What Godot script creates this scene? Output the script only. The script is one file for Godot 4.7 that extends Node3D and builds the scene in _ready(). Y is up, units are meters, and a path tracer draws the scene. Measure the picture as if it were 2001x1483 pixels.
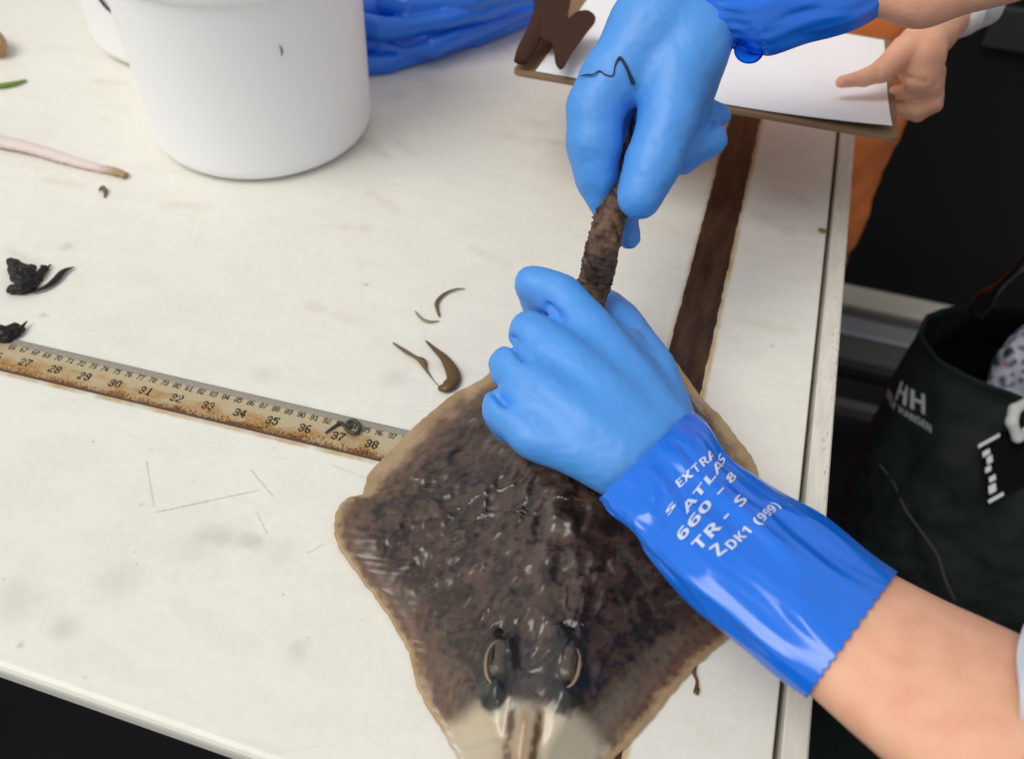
extends Node3D
# Fish-measuring table on a boat: a skate held by its tail in two gloved hands.
const T := 1.1            # height of the table top above the deck
var M := {}
var rng := RandomNumberGenerator.new()
var used := {}

# ---------------------------------------------------------------- naming
func numbered(called: String) -> String:
	var n: int = used.get(called, 0)
	used[called] = n + 1
	return called if n == 0 else "%s_%03d" % [called, n]

func thing(called: String, label: String, category: String, at := Vector3.ZERO, group := "") -> Node3D:
	var o := Node3D.new()
	o.name = numbered(called)
	add_child(o, true)
	o.position = at
	tag(o, label, category, group)
	return o

func tag(o: Node, label: String, category := "", group := "") -> Node:
	o.set_meta("label", label)
	if category: o.set_meta("category", category)
	if group: o.set_meta("group", group)
	return o

func obj(called: String, mesh: Mesh, m: Material, parent: Node3D = self) -> MeshInstance3D:
	var o := MeshInstance3D.new()
	o.name = numbered(called) if parent == self else called
	o.mesh = mesh
	o.material_override = m
	parent.add_child(o, true)
	if parent != self:
		o.global_transform = Transform3D()     # shapes are written in the place's own axes
	return o

func struct(called: String, mesh: Mesh, m: Material) -> MeshInstance3D:
	var o := obj(called, mesh, m)
	o.set_meta("kind", "structure")
	return o

# ---------------------------------------------------------------- materials
func lin(r: float, g: float, b: float) -> Color:
	return Color(r, g, b).linear_to_srgb()

func mat(c: Color, rough: float, spec := 0.5) -> StandardMaterial3D:
	var m := StandardMaterial3D.new()
	m.albedo_color = c
	m.roughness = rough
	m.metallic_specular = spec
	return m

func noise_tex(freq: float, octaves: int, seed_: int, size := 512, normal := false, strength := 4.0) -> NoiseTexture2D:
	var n := FastNoiseLite.new()
	n.seed = seed_
	n.noise_type = FastNoiseLite.TYPE_SIMPLEX_SMOOTH
	n.frequency = freq
	n.fractal_octaves = octaves
	var t := NoiseTexture2D.new()
	t.noise = n
	t.width = size
	t.height = size
	t.seamless = true
	t.as_normal_map = normal
	t.bump_strength = strength
	return t

func relief(m: StandardMaterial3D, freq: float, octaves: int, seed_: int, per_metre: float, strength: float) -> StandardMaterial3D:
	m.normal_enabled = true
	m.normal_texture = noise_tex(freq, octaves, seed_, 512, true, strength)
	m.uv1_triplanar = true
	m.uv1_world_triplanar = true
	m.uv1_scale = Vector3.ONE * per_metre
	return m

func fast(freq: float, octaves: int, seed_: int) -> FastNoiseLite:
	var n := FastNoiseLite.new()
	n.seed = seed_
	n.noise_type = FastNoiseLite.TYPE_SIMPLEX_SMOOTH
	n.frequency = freq
	n.fractal_octaves = octaves
	return n

# ---------------------------------------------------------------- mesh helpers
# A shape is [vertices, indices, uvs or null, colours or null].
func shape() -> Array:
	return [PackedVector3Array(), PackedInt32Array(), PackedVector2Array(), PackedColorArray()]

func join(a: Array, b: Array) -> Array:
	var at: int = a[0].size()
	a[0].append_array(b[0])
	for i in b[1]:
		a[1].append(i + at)
	a[2].append_array(b[2])
	a[3].append_array(b[3])
	return a

func commit(s: Array, closed := true, up := Vector3.ZERO, flat := false) -> ArrayMesh:
	var v: PackedVector3Array = s[0]
	var ix: PackedInt32Array = s[1]
	var vol := 0.0
	var mid := v[0]
	for i in range(0, ix.size(), 3):
		var a := v[ix[i]]
		var n := (v[ix[i + 2]] - a).cross(v[ix[i + 1]] - a)
		vol += n.dot(up) if up != Vector3.ZERO else n.dot(a - mid)
	if vol < 0.0:
		for i in range(0, ix.size(), 3):
			var t := ix[i + 1]
			ix[i + 1] = ix[i + 2]
			ix[i + 2] = t
	if flat:
		var fv := PackedVector3Array()
		var fu := PackedVector2Array()
		var fc := PackedColorArray()
		for i in ix:
			fv.append(v[i])
			if s[2].size(): fu.append(s[2][i])
			if s[3].size(): fc.append(s[3][i])
		v = fv
		ix = PackedInt32Array(range(fv.size()))
		s = [v, ix, fu, fc]
	var nn := PackedVector3Array()
	nn.resize(v.size())
	for i in range(0, ix.size(), 3):
		var i0 := ix[i]
		var i1 := ix[i + 1]
		var i2 := ix[i + 2]
		var n := (v[i2] - v[i0]).cross(v[i1] - v[i0])
		nn[i0] += n
		nn[i1] += n
		nn[i2] += n
	for i in nn.size():
		nn[i] = nn[i].normalized()
	var arr := []
	arr.resize(Mesh.ARRAY_MAX)
	arr[Mesh.ARRAY_VERTEX] = v
	arr[Mesh.ARRAY_NORMAL] = nn
	arr[Mesh.ARRAY_INDEX] = ix
	if s[2].size() == v.size(): arr[Mesh.ARRAY_TEX_UV] = s[2]
	if s[3].size() == v.size(): arr[Mesh.ARRAY_COLOR] = s[3]
	var am := ArrayMesh.new()
	am.add_surface_from_arrays(Mesh.PRIMITIVE_TRIANGLES, arr)
	return am

# Rings of equal size joined into a skin.
func loft(rings: Array, cap0 := true, cap1 := true, closed := true) -> Array:
	var s := shape()
	var n: int = rings[0].size()
	for k in rings.size():
		for j in n:
			s[0].append(rings[k][j])
			s[2].append(Vector2(float(j) / n, float(k) / rings.size()))
	for k in rings.size() - 1:
		for j in (n if closed else n - 1):
			var a := k * n + j
			var b := k * n + (j + 1) % n
			s[1].append_array([a, b, b + n, a, b + n, a + n])
	for c in 2:
		if not closed or not [cap0, cap1][c]: continue
		var r: PackedVector3Array = rings[0 if c == 0 else rings.size() - 1]
		var mid := Vector3.ZERO
		for p in r: mid += p / n
		var m: int = s[0].size()
		s[0].append(mid)
		s[2].append(Vector2(0.5, float(c)))
		var base := 0 if c == 0 else (rings.size() - 1) * n
		for j in n:
			var a := base + j
			var b := base + (j + 1) % n
			if c == 0: s[1].append_array([m, b, a])
			else: s[1].append_array([m, a, b])
	return s

func catmull(p: Array, t: float, closed := false):
	var n := p.size()
	var i := int(floor(t))
	if not closed: i = clampi(i, 0, n - 2)
	var u := t - i
	var at := func(k): return p[posmod(k, n)] if closed else p[clampi(k, 0, n - 1)]
	var a = at.call(i - 1)
	var b = at.call(i)
	var c = at.call(i + 1)
	var d = at.call(i + 2)
	return b + (c - a) * (0.5 * u) + (a * 2.0 - b * 5.0 + c * 4.0 - d) * (0.5 * u * u) + (b * 3.0 - a - c * 3.0 + d) * (0.5 * u * u * u)

# A strand through points with radii: [p, r, p, r, ...].
func strand(pr: Array, sides := 10, per := 8, squash := 1.0) -> Array:
	var pts := []
	var rad := []
	for i in range(0, pr.size(), 2):
		pts.append(pr[i])
		rad.append(pr[i + 1])
	var rings := []
	var steps := (pts.size() - 1) * per
	for k in steps + 1:
		var t := float(k) / per
		var c: Vector3 = catmull(pts, t)
		var d: Vector3 = (catmull(pts, minf(t + 0.05, pts.size() - 1)) - catmull(pts, maxf(t - 0.05, 0.0))).normalized()
		var r: float = maxf(0.0002, catmull(rad, t))
		var side := d.cross(Vector3.UP)
		if side.length() < 0.05: side = d.cross(Vector3.RIGHT)
		side = side.normalized()
		var upv := side.cross(d).normalized()
		var ring := PackedVector3Array()
		for j in sides:
			var a := TAU * j / sides
			ring.append(c + side * cos(a) * r + upv * sin(a) * r * squash)
		rings.append(ring)
	return loft(rings)

# A box with chamfered edges.
func block(lo: Vector3, hi: Vector3, ch: float) -> Array:
	var rings := []
	var inset := [[0.0, ch], [ch, 0.0]]
	var levels := [[lo.y, ch], [lo.y + ch, 0.0], [hi.y - ch, 0.0], [hi.y, ch]]
	for l in levels:
		var e: float = l[1]
		var r := PackedVector3Array()
		var x0 := lo.x + e
		var x1 := hi.x - e
		var z0 := lo.z + e
		var z1 := hi.z - e
		for q in [[x0 + ch, z0], [x1 - ch, z0], [x1, z0 + ch], [x1, z1 - ch], [x1 - ch, z1], [x0 + ch, z1], [x0, z1 - ch], [x0, z0 + ch]]:
			r.append(Vector3(q[0], l[0], q[1]))
		rings.append(r)
	return loft(rings)

# ---------------------------------------------------------------- bodies as smooth unions of tapered capsules
# bones: [a, ra, b, rb, a, ra, b, rb, ...]
func flesh(bones: Array, cell: float, k: float) -> Array:
	var lo := Vector3.ONE * 1e9
	var hi := -lo
	for i in range(0, bones.size(), 2):
		var p: Vector3 = bones[i]
		var r: float = bones[i + 1]
		lo = lo.min(p - Vector3.ONE * (r + 4 * k + 2 * cell))
		hi = hi.max(p + Vector3.ONE * (r + 4 * k + 2 * cell))
	var nx := int(ceil((hi.x - lo.x) / cell)) + 1
	var ny := int(ceil((hi.y - lo.y) / cell)) + 1
	var nz := int(ceil((hi.z - lo.z) / cell)) + 1
	var f := PackedFloat32Array()
	f.resize(nx * ny * nz)
	var ik := 1.0 / k
	for b in range(0, bones.size(), 4):
		var a: Vector3 = bones[b]
		var ra: float = bones[b + 1]
		var ab: Vector3 = bones[b + 2] - a
		var rb: float = bones[b + 3]
		var l2 := maxf(ab.length_squared(), 1e-9)
		var m := maxf(ra, rb) + 5.0 * k
		var q0 := (a.min(a + ab) - Vector3.ONE * m - lo) / cell
		var q1 := (a.max(a + ab) + Vector3.ONE * m - lo) / cell
		var x0 := maxi(0, int(q0.x))
		var x1 := mini(nx - 1, int(q1.x) + 1)
		for z in range(maxi(0, int(q0.z)), mini(nz - 1, int(q1.z) + 1) + 1):
			for y in range(maxi(0, int(q0.y)), mini(ny - 1, int(q1.y) + 1) + 1):
				var at := (z * ny + y) * nx
				var p := lo + Vector3(x0, y, z) * cell - a
				for x in range(x0, x1 + 1):
					var t := clampf(p.dot(ab) / l2, 0.0, 1.0)
					var e := ((p - ab * t).length() - ra - (rb - ra) * t) * ik
					if e < 6.0:
						f[at + x] += exp(-maxf(e, -40.0))
					p.x += cell
	var s := shape()
	var cells := PackedInt32Array()
	cells.resize(f.size())
	cells.fill(-1)
	var step := [1, nx, nx * ny]
	var corner := PackedInt32Array()
	for c in 8:
		corner.append((c & 1) + ((c >> 1) & 1) * nx + ((c >> 2) & 1) * nx * ny)
	var hot := PackedInt32Array()
	for z in nz - 1:
		for y in ny - 1:
			var row := (z * ny + y) * nx
			for x in nx - 1:
				var i := row + x
				var ins := 0
				for c in 8:
					if f[i + corner[c]] > 1.0: ins += 1
				if ins == 0 or ins == 8: continue
				var sum := Vector3.ZERO
				var cnt := 0
				for c in 8:
					for ax in 3:
						if c & (1 << ax): continue
						var f0 := f[i + corner[c]]
						var f1 := f[i + corner[c | (1 << ax)]]
						if (f0 > 1.0) == (f1 > 1.0): continue
						var d0 := -log(maxf(f0, 1e-4))
						var d1 := -log(maxf(f1, 1e-4))
						var q := Vector3(c & 1, (c >> 1) & 1, (c >> 2) & 1)
						q[ax] += d0 / (d0 - d1)
						sum += q
						cnt += 1
				cells[i] = s[0].size()
				hot.append(i)
				s[0].append(lo + (Vector3(x, y, z) + sum / cnt) * cell)
	for i in hot:
		for ax in 3:
			if (f[i] > 1.0) == (f[i + step[ax]] > 1.0): continue
			var u: int = step[(ax + 1) % 3]
			var w: int = step[(ax + 2) % 3]
			var a := cells[i]
			var b := cells[i - u]
			var c := cells[i - u - w]
			var d := cells[i - w]
			if a < 0 or b < 0 or c < 0 or d < 0: continue
			if f[i] > 1.0: s[1].append_array([a, b, c, a, c, d])
			else: s[1].append_array([a, c, b, a, d, c])
	return s

# Relaxes a skin, except within reach of the points that must stay crisp.
func relax(s: Array, rounds: int, crisp: Array, reach: float) -> Array:
	var n: int = s[0].size()
	var w := PackedFloat32Array()
	w.resize(n)
	for i in n:
		var d := 1e9
		for c in crisp: d = minf(d, s[0][i].distance_to(c))
		w[i] = smoothstep(reach * 0.4, reach, d) * 0.7
	for k in rounds:
		var sum := PackedVector3Array()
		sum.resize(n)
		var cnt := PackedInt32Array()
		cnt.resize(n)
		for i in range(0, s[1].size(), 3):
			var a: int = s[1][i]
			var b: int = s[1][i + 1]
			var c: int = s[1][i + 2]
			sum[a] += s[0][b] + s[0][c]
			sum[b] += s[0][a] + s[0][c]
			sum[c] += s[0][a] + s[0][b]
			cnt[a] += 2
			cnt[b] += 2
			cnt[c] += 2
		for i in n:
			if w[i] > 0.0 and cnt[i] > 0: s[0][i] = s[0][i].lerp(sum[i] / cnt[i], w[i])
	return s

# Presses creases into a skin: pairs of points, each moved down the line of sight on to the skin first.
func pinch(s: Array, pairs: Array, deep: float, wide: float) -> void:
	var ar := commit([s[0].duplicate(), s[1].duplicate(), s[2], s[3]]).surface_get_arrays(0)
	var on := []
	for p in pairs:
		var dir: Vector3 = (p - eye).normalized()
		var best := 1e9
		for q in ar[0]:
			var d: Vector3 = q - eye
			var t := d.dot(dir)
			if (d - dir * t).length() < 0.003 and t < best: best = t
		on.append(eye + dir * best if best < 1e8 else p)
	for i in s[0].size():
		var q: Vector3 = ar[0][i]
		for k in range(0, on.size(), 2):
			var d := q.distance_to(Geometry3D.get_closest_point_to_segment(q, on[k], on[k + 1])) / wide
			if d < 3.0: s[0][i] -= ar[1][i] * deep * exp(-d * d)

func chain(list: Array) -> Array:      # [p, r, p, r, p, r] -> bones joining neighbours
	var out := []
	for i in range(0, list.size() - 2, 2):
		out.append_array(list.slice(i, i + 4))
	return out

func ripple(s: Array, n: FastNoiseLite, amount: float) -> Array:
	var m := commit([s[0].duplicate(), s[1].duplicate(), s[2], s[3]])
	var ar := m.surface_get_arrays(0)
	for i in s[0].size():
		s[0][i] = ar[0][i] + ar[1][i] * n.get_noise_3dv(ar[0][i]) * amount
	return s

# A sleeve-like skin through sections [edge A, edge B, depth of the near side], returned as dense rings.
func sleeve(secs: Array, at: Vector3, rings_n: int, sides: int, grow := 0.0) -> Array:
	var out := []
	var cs := []
	var us := []
	var ns := []
	for q in secs:
		cs.append((q[0] + q[1]) * 0.5)
		us.append((q[0] - q[1]) * 0.5)
	for i in secs.size():
		var n: Vector3 = (at - cs[i]).normalized()
		if secs[i].size() > 3: n = (secs[i][3] - cs[i]).normalized()
		ns.append(n * us[i].length() * secs[i][2])
	for k in rings_n + 1:
		var t: float = float(k) / rings_n * (secs.size() - 1)
		var c: Vector3 = catmull(cs, t)
		var u: Vector3 = catmull(us, t)
		var n: Vector3 = catmull(ns, t)
		var ring := PackedVector3Array()
		for j in sides:
			var a := TAU * j / sides
			var d := u * cos(a) + n * sin(a)
			ring.append(c + d + d.normalized() * grow)
		out.append(ring)
	return out

func on_rings(rings: Array, s: float, a: float) -> Vector3:
	var n: int = rings[0].size()
	var fs := clampf(s, 0.0, 1.0) * (rings.size() - 1)
	var k := mini(int(fs), rings.size() - 2)
	var fa := fposmod(a / TAU, 1.0) * n
	var j := int(fa) % n
	var j2 := (j + 1) % n
	var e: float = fa - floor(fa)
	var p: Vector3 = rings[k][j].lerp(rings[k][j2], e)
	var q: Vector3 = rings[k + 1][j].lerp(rings[k + 1][j2], e)
	return p.lerp(q, fs - k)

# Printed lettering laid on a skin: from (s, angle) A to B along the baseline; up is a step in (s, angle) for one letter height.
func lettering(text: String, rings: Array, a: Vector2, b: Vector2, up: Vector2, proud: float, worn := 0.0) -> Array:
	var tm := TextMesh.new()
	var f := SystemFont.new()
	f.font_names = PackedStringArray(["Droid Sans"])
	f.font_weight = 700
	tm.font = f
	tm.text = text
	tm.font_size = 32
	tm.pixel_size = 0.01
	tm.depth = 0.0
	tm.curve_step = 2.0
	var ar := tm.get_mesh_arrays()
	var v: PackedVector3Array = ar[0]
	var box := AABB(v[0], Vector3.ZERO)
	for p in v: box = box.expand(p)
	var s := shape()
	for p in v:
		var x := (p.x - box.position.x) / box.size.x
		var y := (p.y - box.position.y) / box.size.y
		var q := a.lerp(b, x) + up * y
		var o := on_rings(rings, q.x, q.y)
		var n := (on_rings(rings, q.x + 0.01, q.y) - on_rings(rings, q.x - 0.01, q.y)).cross(on_rings(rings, q.x, q.y + 0.04) - on_rings(rings, q.x, q.y - 0.04)).normalized()
		var mid := Vector3.ZERO
		for c in 8: mid += on_rings(rings, q.x, TAU * c / 8.0) / 8.0
		if n.dot(o - mid) < 0.0: n = -n
		s[0].append(o + n * proud)
	var ix = ar[Mesh.ARRAY_INDEX]
	s[1] = PackedInt32Array(ix) if ix != null and ix.size() else PackedInt32Array(range(v.size()))
	if worn > 0.0:      # rubbed print: drop some slivers
		var keep := PackedInt32Array()
		for i in range(0, s[1].size(), 3):
			if rng.randf() > worn: keep.append_array(s[1].slice(i, i + 3))
		s[1] = keep
	return s

# ---------------------------------------------------------------- the place
var eye := Vector3(0.1216, 1.5847, 0.4315)

func _ready() -> void:
	rng.seed = 7
	var cam := Camera3D.new()
	cam.name = "camera"
	var lens := CameraAttributesPhysical.new()
	lens.frustum_focal_length = 27.506
	lens.frustum_focus_distance = 0.57
	lens.exposure_aperture = 5.0
	lens.frustum_near = 0.05
	lens.frustum_far = 200.0
	cam.attributes = lens
	cam.transform = Transform3D(Basis(Vector3(0.95469, 0.02443, -0.29658), Vector3(-0.23370, 0.67855, -0.69638), Vector3(0.18424, 0.73414, 0.65352)), eye)
	add_child(cam)
	cam.current = true

	var we := WorldEnvironment.new()
	we.name = "environment"
	var env := Environment.new()
	env.background_mode = Environment.BG_SKY
	var sky := Sky.new()
	var sm := ProceduralSkyMaterial.new()
	sm.sky_top_color = lin(0.56, 0.58, 0.61)
	sm.sky_horizon_color = lin(0.76, 0.775, 0.8)
	sm.sky_curve = 0.25
	sm.ground_bottom_color = lin(0.03, 0.03, 0.03)
	sm.ground_horizon_color = lin(0.1, 0.1, 0.1)
	sm.sky_energy_multiplier = 1.0
	sky.sky_material = sm
	env.sky = sky
	env.tonemap_mode = Environment.TONE_MAPPER_LINEAR
	env.tonemap_exposure = 0.88
	env.sdfgi_enabled = true
	env.ssao_enabled = true
	env.ssil_enabled = true
	we.environment = env
	add_child(we)

	var sun := DirectionalLight3D.new()
	sun.name = "sun"
	sun.light_energy = 0.68
	sun.light_color = Color(1.0, 0.985, 0.96)
	sun.light_angular_distance = 38.0
	sun.shadow_enabled = true
	add_child(sun)
	sun.look_at_from_position(Vector3(-1.0, 2.2, 1.0), Vector3.ZERO, Vector3.FORWARD)

	make_materials()
	build_deck()
	build_table()
	build_background()
	build_skate()
	build_worker()
	build_recorder()
	build_small_things()

func make_materials() -> void:
	M.black = mat(lin(0.014, 0.014, 0.0145), 0.75, 0.3)  # near-black: deep shade over deck and wall put into the colour
	M.deck_near_shade = mat(lin(0.012, 0.012, 0.014), 0.95, 0.1)  # second tone of the same deck, standing in for weaker shade
	M.glove = relief(mat(lin(0.065, 0.305, 0.8), 0.5, 0.6), 0.03, 4, 5, 40.0, 0.9)
	M.cuff = mat(lin(0.004, 0.165, 0.8), 0.24, 0.6)
	M.print = mat(lin(0.62, 0.7, 0.82), 0.45)
	M.skin = relief(mat(lin(0.85, 0.485, 0.325), 0.5, 0.4), 0.03, 3, 9, 30.0, 0.35)
	var blot := noise_tex(0.012, 5, 19, 512)
	var ramp := Gradient.new()
	ramp.offsets = PackedFloat32Array([0.25, 0.5, 0.75])
	ramp.colors = PackedColorArray([Color(0.965, 0.925, 0.91), Color(0.985, 0.965, 0.955), Color(1.0, 1.0, 0.99)])
	blot.color_ramp = ramp
	M.skin.albedo_texture = blot
	M.skin.uv1_scale = Vector3.ONE * 7.0
	M.skin.normal_texture = noise_tex(0.08, 4, 9, 512, true, 0.9)
	M.skin.subsurf_scatter_enabled = true
	M.skin.subsurf_scatter_strength = 0.15
	M.bucket = mat(lin(0.93, 0.935, 0.94), 0.4, 0.4)
	M.wire = mat(lin(0.03, 0.035, 0.04), 0.4)
	M.oilskin = relief(mat(lin(0.8, 0.22, 0.06), 0.55, 0.4), 0.01, 3, 12, 4.0, 1.0)
	M.white_cloth = mat(lin(0.75, 0.76, 0.76), 0.9, 0.2)
	M.trousers = relief(mat(lin(0.008, 0.0135, 0.0125), 0.6, 0.3), 0.012, 4, 21, 6.0, 2.0)

# ---------------------------------------------------------------- deck
func build_deck() -> void:
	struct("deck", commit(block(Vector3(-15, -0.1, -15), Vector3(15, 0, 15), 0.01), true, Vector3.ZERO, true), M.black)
	struct("deck_tone_sheet", commit(block(Vector3(-2.5, 0.004, -0.6), Vector3(0.25, 0.014, 1.6), 0.003), true, Vector3.ZERO, true), M.deck_near_shade)  # added sheet, no real mat: gives the near deck its own shade tone

# ---------------------------------------------------------------- table
func stain_image() -> Image:
	# 1 px = 0.64 mm of table; x -1.09 .. 0.219, z -0.615 .. 0.309
	var w := 1024
	var h := 724
	var im := Image.create(w, h, false, Image.FORMAT_RGB8)
	var n1 := fast(0.006, 4, 3)
	var n2 := fast(0.03, 3, 4)
	var n3 := fast(0.15, 2, 8)
	for y in h:
		for x in w:
			var a := n1.get_noise_2d(x, y)
			var b := n2.get_noise_2d(x * 0.6, y * 1.3)
			var c := n3.get_noise_2d(x, y)
			var d := 1.0 + 0.018 * a + 0.02 * b + 0.012 * c
			var g := clampf((b + 0.6 * a - 0.35) * 2.0, 0.0, 1.0) * 0.026
			im.set_pixel(x, y, Color((0.9 - g) * d, (0.892 - g) * d, (0.855 - g * 1.2) * d))
	im.resize(2048, 1448, Image.INTERPOLATE_CUBIC)
	return im

func on_table(x: float, z: float) -> Vector2:
	return Vector2((x + 1.09) / 1.309 * 2048.0, (z + 0.615) / 0.924 * 1448.0)

func dab(im: Image, at: Vector2, r: float, c: Color, amount: float, rough := 0.5) -> void:
	for y in range(int(at.y - r), int(at.y + r) + 1):
		for x in range(int(at.x - r), int(at.x + r) + 1):
			if x < 0 or y < 0 or x >= im.get_width() or y >= im.get_height(): continue
			var d := Vector2(x, y).distance_to(at) / r
			if d > 1.0: continue
			var k := amount * (1.0 - d * d) * (1.0 - rough * rng.randf())
			im.set_pixel(x, y, im.get_pixel(x, y).lerp(c, k))

func scratch(im: Image, a: Vector2, b: Vector2, c: Color, amount: float, r := 1.2) -> void:
	var p := on_table(a.x, a.y)
	var q := on_table(b.x, b.y)
	var n := int(p.distance_to(q) / 1.2) + 1
	for i in n + 1:
		dab(im, p.lerp(q, float(i) / n) + Vector2(rng.randf() - 0.5, rng.randf() - 0.5) * 0.8, r, c, amount * (0.4 + 0.6 * rng.randf()))

func build_table() -> void:
	var t := thing("table", "off-white plastic work table with raised right lip and dark inlaid strip", "table", Vector3(-0.43, 0, -0.15))
	var im := stain_image()
	var grey := Color(0.45, 0.42, 0.37)
	# knife scratches
	scratch(im, Vector2(-0.217, 0.1532), Vector2(-0.1907, 0.1846), grey, 0.35)
	scratch(im, Vector2(-0.1869, 0.1876), Vector2(-0.1334, 0.1519), grey, 0.5)
	scratch(im, Vector2(-0.145, 0.1377), Vector2(-0.121, 0.1522), grey, 0.4)
	scratch(im, Vector2(-0.125, 0.1673), Vector2(-0.1101, 0.1799), grey, 0.3)
	scratch(im, Vector2(-0.0792, 0.185), Vector2(-0.0723, 0.1756), grey, 0.3)
	scratch(im, Vector2(-0.0978, 0.116), Vector2(-0.0689, 0.1189), grey, 0.2)
	scratch(im, Vector2(-0.3095, -0.4677), Vector2(-0.0914, -0.2933), grey, 0.08)
	for i in 60:
		var a := Vector2(rng.randf_range(-0.6, 0.2), rng.randf_range(-0.4, 0.3))
		scratch(im, a, a + Vector2.from_angle(rng.randf() * TAU) * rng.randf_range(0.01, 0.07), grey, rng.randf_range(0.04, 0.13), 1.0)
	# smudges and specks
	var smudge := Color(0.62, 0.6, 0.55)
	for q in [[Vector2(-0.1372, 0.192), 26, 0.28], [Vector2(-0.1186, 0.1859), 16, 0.3], [Vector2(-0.1538, 0.2014), 30, 0.12], [Vector2(-0.0995, 0.1876), 24, 0.15], [Vector2(-0.1941, 0.2758), 18, 0.2], [Vector2(-0.0527, 0.2452), 16, 0.15], [Vector2(-0.233, 0.2673), 34, 0.2], [Vector2(-0.1797, 0.2407), 30, 0.12], [Vector2(-0.3763, 0.0519), 8, 0.5], [Vector2(-0.1499, -0.0647), 5, 0.5], [Vector2(-0.4126, -0.0282), 12, 0.25], [Vector2(-0.1783, 0.0534), 20, 0.1], [Vector2(-0.0885, 0.0289), 22, 0.12], [Vector2(-0.0832, -0.3571), 30, 0.12], [Vector2(-0.2381, -0.3567), 40, 0.12], [Vector2(-0.2101, 0.2928), 5, 0.4], [Vector2(-0.1998, 0.1855), 3, 0.5], [Vector2(0.1858, -0.1012), 4, 0.4]]:
		for j in 5:
			dab(im, on_table(q[0].x, q[0].y) + Vector2(rng.randf() - 0.5, (rng.randf() - 0.5) * 0.6) * q[1] * 1.2, q[1] * rng.randf_range(0.4, 1.0), smudge, q[2] * 0.33, 0.3)
	for i in 26:
		var c0 := on_table(rng.randf_range(-0.6, 0.2), rng.randf_range(-0.45, 0.02))
		var dirv := Vector2.from_angle(rng.randf_range(-0.3, 0.5))
		for j in 14:
			dab(im, c0 + dirv * j * 5.0 + Vector2(rng.randf(), rng.randf()) * 6.0, rng.randf_range(5.0, 16.0), Color(0.72, 0.66, 0.52), rng.randf_range(0.03, 0.09), 0.5)
	for i in 260:
		dab(im, on_table(rng.randf_range(-0.7, 0.21), rng.randf_range(-0.5, 0.3)), rng.randf_range(1.0, 2.2), grey, rng.randf_range(0.1, 0.4))
	# ochre rust stain that has run along both edges of the inlaid strip, and along the ruler
	var ochre := Color(0.72, 0.55, 0.26)
	var nz := fast(4.0, 3, 31)
	for i in 2400:
		var z := -0.6 + 0.85 * i / 2400.0
		var k := clampf(0.5 + nz.get_noise_2d(z * 2.5, 0.0) * 0.9, 0.0, 1.0)
		dab(im, on_table(0.1398 + 0.0012 * rng.randf(), z), 2.0 + 4.0 * rng.randf(), ochre, 0.16 * k, 0.6)
		dab(im, on_table(0.1072 - 0.001 * rng.randf(), z), 2.0 + 3.0 * rng.randf(), ochre, 0.07 * k, 0.6)
		var x := -0.45 + 0.45 * i / 2400.0
		dab(im, on_table(x, 0.1145 - 0.035 * (x + 0.35) + 0.001 * rng.randf()), 1.5 + 3.0 * rng.randf(), ochre, 0.10 * clampf(0.5 + nz.get_noise_2d(x * 5.0, 5.0) * 1.3, 0.0, 1.0), 0.6)
	var top_m := mat(Color.WHITE, 0.38, 0.4)
	top_m.albedo_texture = ImageTexture.create_from_image(im)
	var rings := []
	# board with softly rounded upper edges, UV straight down
	var x0 := -1.09
	var x1 := 0.219
	var z0 := -0.615
	var z1 := 0.309
	for l in [[-0.015, 0.001], [-0.0145, 0.0], [-0.006, 0.0], [-0.003, 0.0006], [-0.001, 0.0022], [0.0, 0.005]]:
		var e: float = l[1]
		var r := PackedVector3Array()
		for q in [[x0 + e, z0 + e], [x1 - e * 0.3, z0 + e], [x1 - e * 0.3, z1 - e], [x0 + e, z1 - e]]:
			r.append(Vector3(q[0], T + l[0], q[1]))
		rings.append(r)
	var s := loft(rings)
	for i in s[0].size():
		s[2][i] = Vector2((s[0][i].x - x0) / (x1 - x0), (s[0][i].z - z0) / (z1 - z0))
	obj("tabletop", commit(s, true, Vector3.ZERO, true), top_m, t)
	# raised lip along the right edge, a dark gap between it and the board
	var lip_m := mat(Color.WHITE, 0.5, 0.35)
	var li := Image.create(64, 1024, false, Image.FORMAT_RGB8)
	var n := fast(0.02, 3, 77)
	for y in 1024:
		for x in 64:
			var v := 0.86 + 0.05 * n.get_noise_2d(x * 2.0, y)
			li.set_pixel(x, y, Color(v, v * 0.985, v * 0.93))
	for i in 70:
		dab(li, Vector2(rng.randf_range(34, 64), 560 + 90 * rng.randfn()), rng.randf_range(1.0, 3.0), Color(0.3, 0.27, 0.22), rng.randf_range(0.1, 0.6))
	for i in 50:
		dab(li, Vector2(rng.randf_range(0, 64), rng.randf_range(0, 1024)), rng.randf_range(1.0, 3.0), Color(0.45, 0.4, 0.32), rng.randf_range(0.1, 0.4))
	lip_m.albedo_texture = ImageTexture.create_from_image(li)
	var lp := block(Vector3(0.2222, T - 0.03, -0.6), Vector3(0.2365, T + 0.003, 0.33), 0.0012)
	for i in lp[0].size():
		lp[2][i] = Vector2((lp[0][i].x - 0.2222) / 0.0143, (lp[0][i].z + 0.6) / 0.93)
	obj("edge_lip", commit(lp, true, Vector3.ZERO, true), lip_m, t)
	# dark inlaid strip with ragged edges
	var st_m := mat(Color.WHITE, 0.45, 0.4)
	var si := Image.create(128, 1024, false, Image.FORMAT_RGB8)
	var n2 := fast(0.012, 4, 55)
	var n3 := fast(0.09, 3, 56)
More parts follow.
